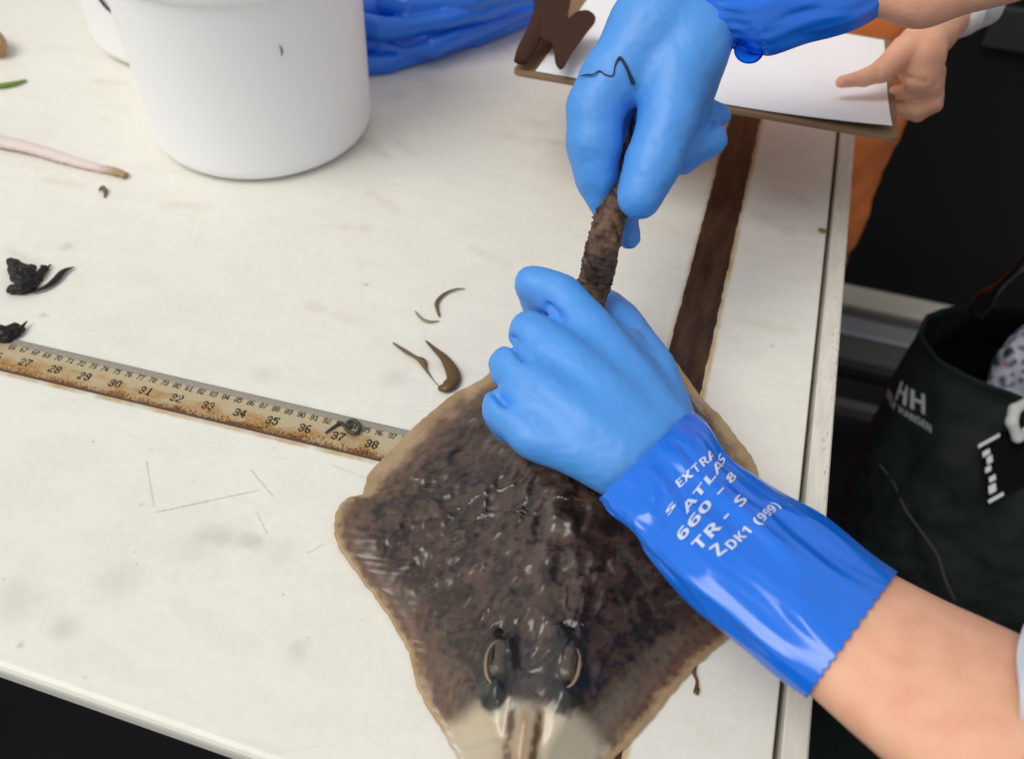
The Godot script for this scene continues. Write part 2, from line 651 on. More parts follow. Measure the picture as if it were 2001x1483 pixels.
	for y in 1024:
		for x in 128:
			var k := 0.5 + 0.7 * n2.get_noise_2d(x * 1.5, y) + 0.35 * n3.get_noise_2d(x * 2.0, y)
			si.set_pixel(x, y, Color(0.17, 0.115, 0.085).lerp(Color(0.33, 0.235, 0.175), clampf(k, 0.0, 1.0)))
	st_m.albedo_texture = ImageTexture.create_from_image(si)
	relief(st_m, 0.02, 4, 57, 9.0, 2.5)
	st_m.uv1_triplanar = false
	st_m.uv1_scale = Vector3.ONE
	var sr := []
	var ne := fast(30.0, 3, 58)
	for k in 181:
		var z := -0.6 + 0.86 * k / 180.0
		var a := 0.1078 + 0.0009 * ne.get_noise_2d(z * 2.0, 1.0)
		var b := 0.1392 + 0.0011 * ne.get_noise_2d(z * 2.0, 9.0)
		sr.append(PackedVector3Array([Vector3(a, T - 0.002, z), Vector3(a, T + 0.0007, z), Vector3(a + 0.0006, T + 0.0012, z), Vector3(b - 0.0006, T + 0.0012, z), Vector3(b, T + 0.0007, z), Vector3(b, T - 0.002, z)]))
	var ss := loft(sr)
	for i in ss[0].size():
		ss[2][i] = Vector2((ss[0][i].x - 0.107) / 0.033, (ss[0][i].z + 0.6) / 0.86)
	obj("inlaid_strip", commit(ss, true, Vector3.ZERO, true), st_m, t)
	# frame and legs under the board
	var fr := mat(lin(0.02, 0.02, 0.022), 0.6, 0.3)
	obj("frame", commit(join(join(block(Vector3(-1.05, T - 0.075, 0.2), Vector3(0.2, T - 0.0152, 0.24), 0.003), block(Vector3(-1.05, T - 0.075, -0.58), Vector3(0.2, T - 0.0152, -0.54), 0.003)), block(Vector3(0.16, T - 0.075, -0.539), Vector3(0.2, T - 0.0152, 0.199), 0.003)), true, Vector3.ZERO, true), fr, t)
	for q in [[-1.04, 0.2], [0.16, 0.2], [-1.04, -0.58], [0.16, -0.58]]:
		obj("leg", commit(block(Vector3(q[0], 0.0, q[1]), Vector3(q[0] + 0.04, T - 0.0755, q[1] + 0.04), 0.003), true, Vector3.ZERO, true), fr, t)

# ---------------------------------------------------------------- behind the table
func build_background() -> void:
	# low bench of metal slats beyond the table's right edge
	var b := thing("slatted_bench", "low grey metal slatted bench on the shade-black deck right of the table", "bench", Vector3(0.9, 0, -0.95))
	var pale := mat(lin(0.5, 0.47, 0.4), 0.6)
	var steel := mat(lin(0.3, 0.3, 0.32), 0.45)
	steel.metallic = 0.3
	var dull := mat(lin(0.085, 0.08, 0.078), 0.7)
	var h := T - 0.65
	for q in [[-1.045, -0.985, pale, 0.0], [-0.968, -0.955, dull, 0.0], [-0.95, -0.897, steel, 0.0], [-0.893, -0.835, dull, -0.004], [-0.726, -0.706, dull, 0.0]]:
		obj("slat", commit(block(Vector3(0.3, h - 0.03 + q[3], q[0]), Vector3(1.5, h + q[3], q[1]), 0.004), true, Vector3.ZERO, true), q[2], b)
	for x in [0.34, 1.42]:
		obj("leg", commit(block(Vector3(x, 0, -1.03), Vector3(x + 0.04, h - 0.0345, -0.99), 0.003), true, Vector3.ZERO, true), dull, b)
		obj("leg", commit(block(Vector3(x, 0, -0.76), Vector3(x + 0.04, h - 0.0345, -0.70), 0.003), true, Vector3.ZERO, true), dull, b)
		obj("rail", commit(block(Vector3(x, h - 0.07, -0.985), Vector3(x + 0.04, h - 0.0347, -0.765), 0.003), true, Vector3.ZERO, true), dull, b)
	# black wall added to hold light off the far table, with a dark grey panel on it
	var cw := thing("added_wall", "black wall added behind everyone, holding light off the far table", "wall", Vector3(0, 0, -1.3))
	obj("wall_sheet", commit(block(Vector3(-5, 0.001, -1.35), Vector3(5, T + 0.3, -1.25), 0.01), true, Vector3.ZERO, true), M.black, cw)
	obj("grey_panel", commit(block(Vector3(0.495, T - 0.229, -1.249), Vector3(0.9, T - 0.155, -1.235), 0.004), true, Vector3.ZERO, true), mat(lin(0.045, 0.045, 0.047), 0.8, 0.2), cw)
	# buckets
	bucket(Vector3(-0.346, T, -0.26), 0.1085, 0.025, "large white plastic bucket standing beside the blue garment", false)
	bucket(Vector3(-0.523, T, -0.426), 0.1175, 0.01, "white plastic bucket half hidden behind the larger one, its black wire handle showing", true)
	# crumpled blue garment
	var folds := []
	for c2 in [
		[Vector3(-0.3095, 1.11, -0.3845), 0.0102, Vector3(-0.2699, 1.11, -0.4063), 0.0097, Vector3(-0.2316, 1.11, -0.4494), 0.0099, Vector3(-0.1984, 1.11, -0.4961), 0.0089, Vector3(-0.1411, 1.11, -0.5779), 0.0056],
		[Vector3(-0.319, 1.122, -0.4085), 0.0091, Vector3(-0.2834, 1.122, -0.419), 0.0108, Vector3(-0.2573, 1.118, -0.4218), 0.0068, Vector3(-0.2292, 1.122, -0.4363), 0.0126, Vector3(-0.2111, 1.124, -0.4619), 0.0121, Vector3(-0.1825, 1.124, -0.5048), 0.0089, Vector3(-0.1408, 1.124, -0.5744), 0.0061],
		[Vector3(-0.3209, 1.145, -0.419), 0.0096, Vector3(-0.2781, 1.145, -0.4113), 0.0128, Vector3(-0.2504, 1.146, -0.4244), 0.0112, Vector3(-0.2182, 1.148, -0.4501), 0.0096, Vector3(-0.1825, 1.15, -0.4856), 0.0086, Vector3(-0.1476, 1.15, -0.5294), 0.0082],
		[Vector3(-0.2831, 1.16, -0.4407), 0.0135, Vector3(-0.2557, 1.16, -0.4401), 0.0112, Vector3(-0.2288, 1.16, -0.4637), 0.0124, Vector3(-0.1914, 1.166, -0.4767), 0.0113, Vector3(-0.1584, 1.166, -0.523), 0.0127],
		[Vector3(-0.1305, 1.175, -0.4883), 0.0056, Vector3(-0.1014, 1.18, -0.4761), 0.0088, Vector3(-0.0842, 1.18, -0.4772), 0.0066],
		[Vector3(-0.3532, 1.15, -0.5053), 0.0204, Vector3(-0.2971, 1.15, -0.5418), 0.0243, Vector3(-0.2453, 1.15, -0.577), 0.0246, Vector3(-0.12, 1.16, -0.5826), 0.0204],
		[Vector3(-0.3173, 1.102, -0.4273), 0.0094, Vector3(-0.2657, 1.102, -0.4553), 0.0106, Vector3(-0.2221, 1.102, -0.5091), 0.0109, Vector3(-0.1811, 1.102, -0.5818), 0.0088],
		[Vector3(-0.3349, 1.114, -0.4412), 0.0141, Vector3(-0.2929, 1.114, -0.462), 0.0154, Vector3(-0.2448, 1.114, -0.5017), 0.0156, Vector3(-0.201, 1.114, -0.5611), 0.0136, Vector3(-0.1664, 1.114, -0.6196), 0.0115],
		[Vector3(-0.3403, 1.13, -0.4716), 0.0166, Vector3(-0.2819, 1.13, -0.5004), 0.018, Vector3(-0.2236, 1.13, -0.5514), 0.0183, Vector3(-0.1648, 1.13, -0.6117), 0.0151]]:
		folds.append_array(chain(c2))
	var g := ripple(flesh(folds, 0.0026, 0.0009), fast(13.0, 2, 3), 0.003)
	var gm: StandardMaterial3D = M.cuff.duplicate()
	gm.roughness = 0.3
	tag(obj("rubber_garment", commit(g), gm), "crumpled bright blue rubber garment heaped behind the white bucket", "garment")

func bucket(at: Vector3, r: float, slope: float, label: String, with_wire: bool) -> void:
	var b := thing("bucket", label, "bucket", at)
	var prof := []
	for k in 9:      # rounded foot
		var a := PI * 0.5 * k / 8.0
		prof.append(Vector2(r - 0.016 + 0.016 * sin(a), 0.016 - 0.016 * cos(a)))
	for h in [0.05, 0.1, 0.15, 0.172]:
		prof.append(Vector2(r + (h - 0.016) * slope, h))
	for q in [[0.0012, 0.1745], [0.0035, 0.176], [0.0042, 0.18], [0.0042, 0.215], [0.002, 0.219]]:
		prof.append(Vector2(r + (q[1] - 0.016) * slope + q[0], q[1]))
	prof.append(Vector2(r + 0.008, 0.27))
	prof.append(Vector2(r + 0.0095, 0.273))
	prof.append(Vector2(r + 0.0095, 0.28))
	prof.append(Vector2(r + 0.006, 0.281))
	prof.append(Vector2(r + 0.003, 0.26))
	prof.append(Vector2(r - 0.004, 0.02))
	prof.append(Vector2(0.002, 0.012))
	var rings := []
	for p in prof:
		var ring := PackedVector3Array()
		for j in 96:
			var a := TAU * j / 96
			ring.append(at + Vector3(cos(a) * p.x, p.y, sin(a) * p.x))
		rings.append(ring)
	obj("body", commit(loft(rings), true), M.bucket, b)
	if with_wire:
		obj("wire_handle", commit(strand([at + Vector3(-0.045, 0.115, 0.1125), 0.0017, at + Vector3(-0.033, 0.092, 0.1165), 0.0017, at + Vector3(-0.0266, 0.082, 0.1178), 0.0017, at + Vector3(-0.0172, 0.07, 0.1192), 0.0017, at + Vector3(-0.0042, 0.065, 0.1203), 0.0017])), M.wire, b)
	else:
		obj("scuff_mark", commit(strand([at + Vector3(0.0812, 0.134, 0.0774), 0.0006, at + Vector3(0.082, 0.130, 0.0764), 0.0013, at + Vector3(0.0812, 0.125, 0.0770), 0.0005], 6, 4)), mat(lin(0.3, 0.31, 0.32), 0.7), b)

# ---------------------------------------------------------------- the skate
func build_skate() -> void:
	var fish := thing("skate", "dark brown wet skate lying on the table, its tail held up by gloved hands", "fish", Vector3(0.07, T, 0.12))
	var rim := [Vector2(-0.0186, 0.0124), Vector2(-0.037, 0.0345), Vector2(-0.0512, 0.0651), Vector2(-0.0604, 0.0951), Vector2(-0.0664, 0.1148), Vector2(-0.0649, 0.1261), Vector2(-0.063, 0.1338), Vector2(-0.0656, 0.1377), Vector2(-0.0712, 0.1425), Vector2(-0.073, 0.152), Vector2(-0.0701, 0.1636), Vector2(-0.0602, 0.1774), Vector2(-0.0458, 0.1876), Vector2(-0.0238, 0.2027), Vector2(-0.0043, 0.2176), Vector2(0.0089, 0.2301), Vector2(0.0199, 0.2459), Vector2(0.032, 0.2573), Vector2(0.049, 0.2709), Vector2(0.064, 0.2843), Vector2(0.0826, 0.302), Vector2(0.1005, 0.3139), Vector2(0.1133, 0.2948), Vector2(0.1356, 0.2511), Vector2(0.148, 0.229), Vector2(0.1584, 0.2075), Vector2(0.17, 0.1846), Vector2(0.1849, 0.1624), Vector2(0.203, 0.142), Vector2(0.214, 0.108), Vector2(0.2, 0.075), Vector2(0.1867, 0.0297), Vector2(0.1709, 0.0116), Vector2(0.155, -0.0031), Vector2(0.1412, -0.0127), Vector2(0.1124, -0.0407), Vector2(0.0852, -0.0642), Vector2(0.0627, -0.0722), Vector2(0.0417, -0.0647), Vector2(0.0211, -0.05), Vector2(-0.001, -0.0214)]
	var sp0 := Vector2(0.075, -0.03)
	var sp1 := Vector2(0.096, 0.29)
	var e1 := Vector2(0.0636, 0.2314)
	var e2 := Vector2(0.0993, 0.2239)
	var mid := (e1 + e2) * 0.5
	var ax := Vector2(0.156, 0.988).normalized()      # towards the snout
	var lat := Vector2(ax.y, -ax.x)
	var big := fast(28.0, 3, 101)
	var fine := fast(48.0, 3, 102)
	var tiny := fast(330.0, 2, 103)
	var tone := fast(38.0, 4, 104)
	var tone2 := fast(140.0, 3, 105)
	var tone3 := fast(75.0, 3, 109)
	var N := 560
	var K := 120
	var s := shape()
	var under := shape()
	for i in N:
		var o: Vector2 = catmull(rim, float(i) / N * rim.size(), true)
		o += (o - sp0.lerp(sp1, 0.4)).normalized() * 0.0008 * tiny.get_noise_2d(o.x * 0.4, o.y * 0.4)
		var c := Geometry2D.get_closest_point_to_segment(o, sp0, sp1)
		var span := c.distance_to(o)
		for j in K + 1:
			var r := float(j) / K
			r = 1.0 - pow(1.0 - r, 1.25)
			var p := c.lerp(o, r)
			var edge := (1.0 - r) * span             # distance from the margin
			var q := p - mid
			var a := q.dot(ax)                       # + towards the snout
			var b := q.dot(lat)
			var d := p.distance_to(Geometry2D.get_closest_point_to_segment(p, sp0, sp1))
			var dome := 0.029 * exp(-pow(d / 0.052, 2.0)) * (1.0 - 0.55 * smoothstep(0.02, 0.085, a))
			var wing := 0.0085 * (1.0 - pow(r, 3.0)) * smoothstep(0.0, 0.02, edge)
			var lift := 0.026 * smoothstep(0.06, -0.09, p.y) + 0.004 * exp(-(p - Vector2(-0.066, 0.155)).length_squared() / 0.0006)
			var h := 0.0022 + lift + (dome + wing) * smoothstep(0.0, 0.03, edge)
			h += 0.0012 * sqrt(clampf(edge / 0.002, 0.0, 1.0))
			# skull between the eyes, brows, gutters beside the rostrum
			for e in [e1, e2]:
				var u: Vector2 = p - e
				var ua := u.dot(ax)
				var ub := u.dot(lat)
				h += 0.0065 * exp(-pow((ua + 0.004) / 0.021, 2.0) - pow(ub / 0.0085, 2.0))
				h += 0.0045 * exp(-pow((ua - 0.018) / 0.008, 2.0) - pow(ub / 0.008, 2.0))
				h -= 0.005 * exp(-pow((ua + 0.017) / 0.006, 2.0) - pow(ub / 0.0045, 2.0))
			h -= 0.004 * exp(-pow(a / 0.02, 2.0) - pow(b / 0.008, 2.0))
			var ros := smoothstep(0.022, 0.034, a)
			h += 0.0035 * ros * exp(-pow(b / 0.006, 2.0)) * (1.0 - smoothstep(0.08, 0.1, a))
			h -= 0.002 * ros * exp(-pow((absf(b) - 0.0095) / 0.0035, 2.0))
			# backbone ridge and slack wet skin
			h += 0.0042 * exp(-pow(b / 0.006, 2.0)) * smoothstep(-0.03, -0.07, a)
			h += 0.003 * exp(-pow((absf(b) - 0.010 - 0.16 * (a + 0.10)) / 0.005, 2.0)) * smoothstep(-0.13, -0.09, a) * smoothstep(-0.02, -0.05, a)
			var inner := smoothstep(0.012, 0.05, edge) * (1.0 - ros * exp(-pow(b / 0.04, 2.0)))
			var w := Vector2(p.x + 0.006 * big.get_noise_2d(p.x, p.y), p.y * 0.6 + 0.008 * big.get_noise_2d(p.y, p.x))
			var rg := pow(maxf(0.0, 1.0 - absf(fine.get_noise_2d(w.x, w.y)) * 2.4), 2.0) * clampf(0.5 + 1.6 * tone.get_noise_2d(p.x * 0.4 + 3.0, p.y * 0.4), 0.0, 1.0)
			h += inner * (0.0034 * big.get_noise_2d(p.x * 1.3, p.y) + 0.0019 * rg + 0.0001 * tiny.get_noise_2d(p.x, p.y))
			var ray_lines := sin((atan2(o.y - 0.13, o.x - 0.07)) * 150.0 + 3.0 * big.get_noise_2d(p.x, p.y))
			h += 0.00004 * ray_lines * smoothstep(0.003, 0.01, edge) * (1.0 - smoothstep(0.03, 0.06, edge))
			s[0].append(Vector3(p.x, T + maxf(h, 0.0014 + lift), p.y))
			# colour of the skin; its mottling also holds painted sheen contrast
			var n1 := tone.get_noise_2d(p.x, p.y * 0.8)
			var blot := smoothstep(-0.05, 0.22, tone3.get_noise_2d(p.x + 0.012 * big.get_noise_2d(p.x * 2.0, p.y * 2.0), p.y * 0.55 + 0.012 * big.get_noise_2d(p.y * 2.0, p.x)))  # dark mottles, also standing in for gaps in the wet sheen
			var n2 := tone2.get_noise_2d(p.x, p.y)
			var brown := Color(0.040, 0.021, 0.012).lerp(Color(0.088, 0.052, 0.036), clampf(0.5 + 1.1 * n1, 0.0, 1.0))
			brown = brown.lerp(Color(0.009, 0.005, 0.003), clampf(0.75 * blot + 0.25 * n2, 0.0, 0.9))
			brown = brown.lerp(Color(0.11, 0.08, 0.062), 0.6 * exp(-pow(b / 0.0045, 2.0)) * smoothstep(-0.06, -0.09, a) * (0.7 + n2))
			var mauve := Color(0.135, 0.072, 0.044)
			var left := smoothstep(0.03, -0.06, p.x - (p.y - 0.12) * 0.25)
			var col := brown
			var wide := lerpf(0.012, 0.005, smoothstep(0.1, 0.15, p.y)) * (1.0 + 0.6 * n1)
			col = mauve.lerp(brown, clampf((edge - wide * 1.3) / 0.022 + 0.7 * n2 + 0.3 * n1, 0.0, 1.0))
			var tan := Color(0.33, 0.205, 0.09).lerp(Color(0.42, 0.30, 0.165), clampf(0.5 + n1, 0.0, 1.0))
			col = tan.lerp(col, smoothstep(wide * 0.3, wide * 1.7, edge + 0.003 * n2))
			# translucent snout on both sides of the rostral cartilage
			var pale := Color(0.56, 0.45, 0.30).lerp(Color(0.46, 0.42, 0.32), clampf(0.5 + n1, 0.0, 1.0))
			var tri := smoothstep(0.018, 0.030, a + 0.004 * n1 - 0.10 * maxf(0.0, absf(b) - 0.02)) * smoothstep(0.052, 0.036, absf(b) + 0.004 * n2 + 0.12 * maxf(0.0, a - 0.02))
			col = col.lerp(pale, tri)
			var bar := exp(-pow((absf(b) - 0.0072 + 0.02 * maxf(0.0, a - 0.03)) / 0.0026, 2.0)) * ros
			col = col.lerp(Color(0.11, 0.055, 0.025), clampf(bar * (1.1 + n2), 0.0, 1.0))
			col = col.lerp(Color(0.30, 0.165, 0.07), ros * exp(-pow(b / 0.0036, 2.0)) * 0.85)
			# black cups of the eyes, slaty skin between them
			for e in [e1, e2]:
				var u2: Vector2 = p - e
				var cup := pow((u2.dot(ax) - 0.002) / 0.026, 2.0) + pow(u2.dot(lat) / 0.0115, 2.0)
				col = col.lerp(Color(0.014, 0.012, 0.008), smoothstep(1.25, 0.8, cup + 0.3 * n2))
			col = col.lerp(Color(0.055, 0.052, 0.055), 0.75 * exp(-pow((a - 0.004) / 0.018, 2.0) - pow(b / 0.008, 2.0)))
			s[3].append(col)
			under[0].append(Vector3(p.x, T + 0.0006 + lift, p.y))
			under[3].append(Color(0.5, 0.42, 0.32))
	for i in N:
		for j in K:
			var a := i * (K + 1) + j
			var b := ((i + 1) % N) * (K + 1) + j
			s[1].append_array([a, b, b + 1, a, b + 1, a + 1])
			if j % 8 == 0:
				under[1].append_array([a, b + 8, b, a, a + 8, b + 8])
		var e := i * (K + 1) + K
		var e2i := ((i + 1) % N) * (K + 1) + K
	var both := join(s, under)
	var off: int = N * (K + 1)
	for i in N:
		var e := i * (K + 1) + K
		var f := ((i + 1) % N) * (K + 1) + K
		both[1].append_array([e, f, f + off, e, f + off, e + off])
	# tail: one skin with the body
	var tail_p := [Vector3(0.0369, 1.135, 0.0884), Vector3(0.0405, 1.15, 0.0443), Vector3(0.0447, 1.168, -0.0004), Vector3(0.0494, 1.188, -0.0288), Vector3(0.0527, 1.226, -0.0213), Vector3(0.053, 1.2392, -0.0378), Vector3(0.0517, 1.2536, -0.0612), Vector3(0.0491, 1.2688, -0.0838), Vector3(0.047, 1.2821, -0.1073)]
	var tail_r := [0.013, 0.0145, 0.0124, 0.0116, 0.0110, 0.0098, 0.007, 0.004, 0.003]
	var spike := fast(260.0, 1, 107)
	var tr := []
	for k in 241:
		var t := 8.0 * k / 240.0
		var c: Vector3 = catmull(tail_p, t)
		var d: Vector3 = (catmull(tail_p, minf(8.0, t + 0.1)) - catmull(tail_p, maxf(0.0, t - 0.1))).normalized()
		var side := d.cross(Vector3(0, 0.6, 0.8)).normalized()
		var up := side.cross(d).normalized()
		var r: float = catmull(tail_r, t)
		var ring := PackedVector3Array()
		for j in 72:
			var an := TAU * j / 72
			var q := c + side * cos(an) * r + up * sin(an) * r * 0.75
			var nn := 0.0022 * pow(maxf(0.0, spike.get_noise_3dv(q)), 2.0) + 0.0005 * tiny.get_noise_3dv(q * 0.7) + 0.0005 * fine.get_noise_3dv(q * 2.2)
			ring.append(q + (q - c).normalized() * nn)
		tr.append(ring)
	var ts := loft(tr)
	for q in ts[0]:
		var m1 := tone2.get_noise_3dv(q)
		var m2 := tone.get_noise_3dv(q * 2.2)
		ts[3].append(Color(0.17, 0.105, 0.07).lerp(Color(0.045, 0.027, 0.018), clampf(0.5 + 1.0 * m1 + 0.5 * m2, 0.0, 1.0)))
	var fm := mat(Color.WHITE, 0.4, 0.45)
	fm.clearcoat_enabled = true
	fm.clearcoat = 0.75
	fm.clearcoat_roughness = 0.24
	fm.vertex_color_use_as_albedo = true
	relief(fm, 0.02, 3, 61, 7.0, 0.5)
	both[2] = PackedVector2Array()
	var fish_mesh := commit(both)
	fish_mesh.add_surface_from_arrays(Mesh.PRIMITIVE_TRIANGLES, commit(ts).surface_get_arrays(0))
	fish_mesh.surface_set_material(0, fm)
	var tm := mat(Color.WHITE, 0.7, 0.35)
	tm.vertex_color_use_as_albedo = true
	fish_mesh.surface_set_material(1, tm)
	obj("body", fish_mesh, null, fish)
	# eyes and spiracles
	var dark := mat(lin(0.018, 0.014, 0.009), 0.3, 0.5)
	var pale_m := mat(lin(0.24, 0.18, 0.12), 0.35, 0.5)
	var iris := mat(lin(0.07, 0.057, 0.04), 0.35, 0.5)
	var hole := mat(lin(0.006, 0.004, 0.003), 0.5, 0.3)
	var A3 := Vector3(ax.x, 0, ax.y)
	var L3 := Vector3(lat.x, 0, lat.y)
	for k in 2:
		var e: Vector2 = [e1, e2][k]
		var sg: float = [-1.0, 1.0][k]
		var surf := func(q: Vector2) -> float:
			var best := 1e9
			var y := 0.0
			for v in off:
				var dd := Vector2(both[0][v].x, both[0][v].z).distance_squared_to(q)
				if dd < best:
					best = dd
					y = both[0][v].y
			return y
		var o := Vector3(e.x, surf.call(e) - 0.0046, e.y)
		var eye_o := obj("eye", commit(ripple(flesh([o - A3 * 0.0045, 0.0058, o + A3 * 0.0055 + Vector3(0, -0.0006, 0), 0.0062], 0.0008, 0.001), tone2, 0.0006)), iris, fish)
		obj("pupil", commit(strand([o - A3 * 0.005 + L3 * sg * 0.0034 + Vector3(0, 0.0048, 0), 0.0004, o + L3 * sg * 0.0042 + Vector3(0, 0.0046, 0), 0.0016, o + A3 * 0.006 + L3 * sg * 0.0036 + Vector3(0, 0.0048, 0), 0.0004], 8, 6)), dark, eye_o)
		var lid := []
		for m in 9:
			var an := lerpf(-0.45, 0.6, m / 8.0) * PI
			lid.append_array([o + A3 * (0.003 + 0.0125 * sin(an)) + L3 * sg * 0.0066 * cos(an) + Vector3(0, 0.0042 - 0.002 * absf(sin(an)), 0), 0.0002 + 0.0008 * cos(an * 0.8)])
		obj("eyelid", commit(strand(lid, 8, 5)), pale_m, eye_o)
		var so := o - A3 * 0.0185 + L3 * sg * 0.0012
		so.y = surf.call(Vector2(so.x, so.z)) - 0.0034
		var spi := obj("spiracle", commit(flesh([so - L3 * 0.0025, 0.0042, so + L3 * 0.0025, 0.004], 0.001, 0.0008)), hole, fish)
		var rimp := []
		for m in 9:
			var an := lerpf(-0.5, 0.5, m / 8.0) * PI * 1.1 - 0.35 * sg
			rimp.append_array([so - A3 * 0.006 * cos(an) + L3 * 0.0068 * sin(an) + Vector3(0, 0.0034, 0), 0.0003 + 0.0009 * cos(an)])
		obj("spiracle_rim", commit(strand(rimp, 8, 5)), pale_m, spi)

# ---------------------------------------------------------------- worker at the right of the table
func gloves_lower(g: Node3D) -> void:
	var bones := []
	# back of the hand
	bones.append_array(chain([Vector3(0.1233, 1.175, 0.076), 0.0163, Vector3(0.0905, 1.182, 0.0465), 0.0163, Vector3(0.0596, 1.19, 0.0187), 0.0148]))
	bones.append_array(chain([Vector3(0.1166, 1.178, 0.0934), 0.0165, Vector3(0.0831, 1.188, 0.0751), 0.0169, Vector3(0.0524, 1.194, 0.0558), 0.0148]))
	bones.append_array(chain([Vector3(0.1087, 1.177, 0.1073), 0.0163, Vector3(0.0773, 1.186, 0.0967), 0.0165, Vector3(0.0506, 1.192, 0.0875), 0.0142]))
	bones.append_array(chain([Vector3(0.1017, 1.17, 0.1179), 0.0157, Vector3(0.0707, 1.176, 0.111), 0.0153, Vector3(0.0457, 1.178, 0.1128), 0.0138]))
	bones.append_array(chain([Vector3(0.0863, 1.175, 0.0968), 0.0155, Vector3(0.0525, 1.178, 0.067), 0.0162]))
	for q in [[Vector3(0.1068, 1.178, 0.0721), 0.0164, Vector3(0.0426, 1.189, 0.0172), 0.0142], [Vector3(0.1016, 1.18, 0.0897), 0.0167, Vector3(0.034, 1.189, 0.0512), 0.0137], [Vector3(0.0952, 1.178, 0.1025), 0.0159, Vector3(0.0306, 1.184, 0.0868), 0.0129], [Vector3(0.0901, 1.173, 0.1122), 0.0152, Vector3(0.0531, 1.176, 0.1045), 0.0142], [Vector3(0.1135, 1.17, 0.0706), 0.0178, Vector3(0.0794, 1.172, 0.0131), 0.0158]]:
		bones.append_array(q)
	bones.append_array([Vector3(0.0143, 1.168, -0.0087), 0.0123, Vector3(0.0396, 1.162, -0.0135), 0.0131])
	# thumb, under the tail
	bones.append_array(chain([Vector3(0.1221, 1.168, 0.0594), 0.0168, Vector3(0.0995, 1.162, 0.0139), 0.0173, Vector3(0.0735, 1.156, -0.0278), 0.0154, Vector3(0.0559, 1.152, -0.0506), 0.0129]))
	# fingers
	bones.append_array(chain([Vector3(0.0596, 1.19, 0.0187), 0.0148, Vector3(0.0329, 1.194, -0.0019), 0.0148, Vector3(0.0095, 1.192, -0.0085), 0.0137, Vector3(0.0109, 1.17, -0.02), 0.0131, Vector3(0.0313, 1.155, -0.0329), 0.0127]))
	bones.append_array(chain([Vector3(0.0524, 1.194, 0.0558), 0.0148, Vector3(0.0206, 1.194, 0.0379), 0.0136, Vector3(0.0211, 1.17, 0.0214), 0.0132, Vector3(0.0377, 1.15, 0.0042), 0.0123]))
	bones.append_array(chain([Vector3(0.0506, 1.192, 0.0875), 0.0142, Vector3(0.0162, 1.19, 0.0687), 0.0135, Vector3(0.0171, 1.166, 0.0554), 0.0128, Vector3(0.0325, 1.146, 0.0382), 0.0119]))
	bones.append_array(chain([Vector3(0.0455, 1.18, 0.1125), 0.0141, Vector3(0.0205, 1.18, 0.0975), 0.0126, Vector3(0.0234, 1.16, 0.0919), 0.012, Vector3(0.0389, 1.144, 0.0727), 0.0111]))
	var crisp := [Vector3(0.027, 1.188, 0.0077), Vector3(0.0365, 1.188, 0.0098), Vector3(0.0162, 1.188, 0.0488), Vector3(0.0247, 1.19, 0.0544), Vector3(0.0148, 1.182, 0.087), Vector3(0.0215, 1.182, 0.0924), Vector3(0.0278, 1.16, 0.0948), Vector3(0.0626, 1.17, -0.0308), Vector3(0.0794, 1.175, -0.0098), Vector3(0.0946, 1.175, 0.0035), Vector3(0.11, 1.175, 0.021), Vector3(0.0092, 1.19, -0.0097), Vector3(0.0196, 1.19, 0.0338), Vector3(0.0162, 1.19, 0.0687), Vector3(0.0205, 1.18, 0.0975)]
	var s := relax(flesh(bones, 0.0021, 0.0014), 40, crisp, 0.017)
	pinch(s, [Vector3(0.0246, 1.19, 0.0108), Vector3(0.0364, 1.19, 0.0152), Vector3(0.0102, 1.19, 0.0475), Vector3(0.0248, 1.19, 0.0572), Vector3(0.0099, 1.185, 0.0843), Vector3(0.0219, 1.185, 0.0937)], 0.0072, 0.0034)
	ripple(s, fast(60.0, 2, 6), 0.0004)
	ripple(s, fast(190.0, 2, 8), 0.00022)
	g.mesh = commit(s)

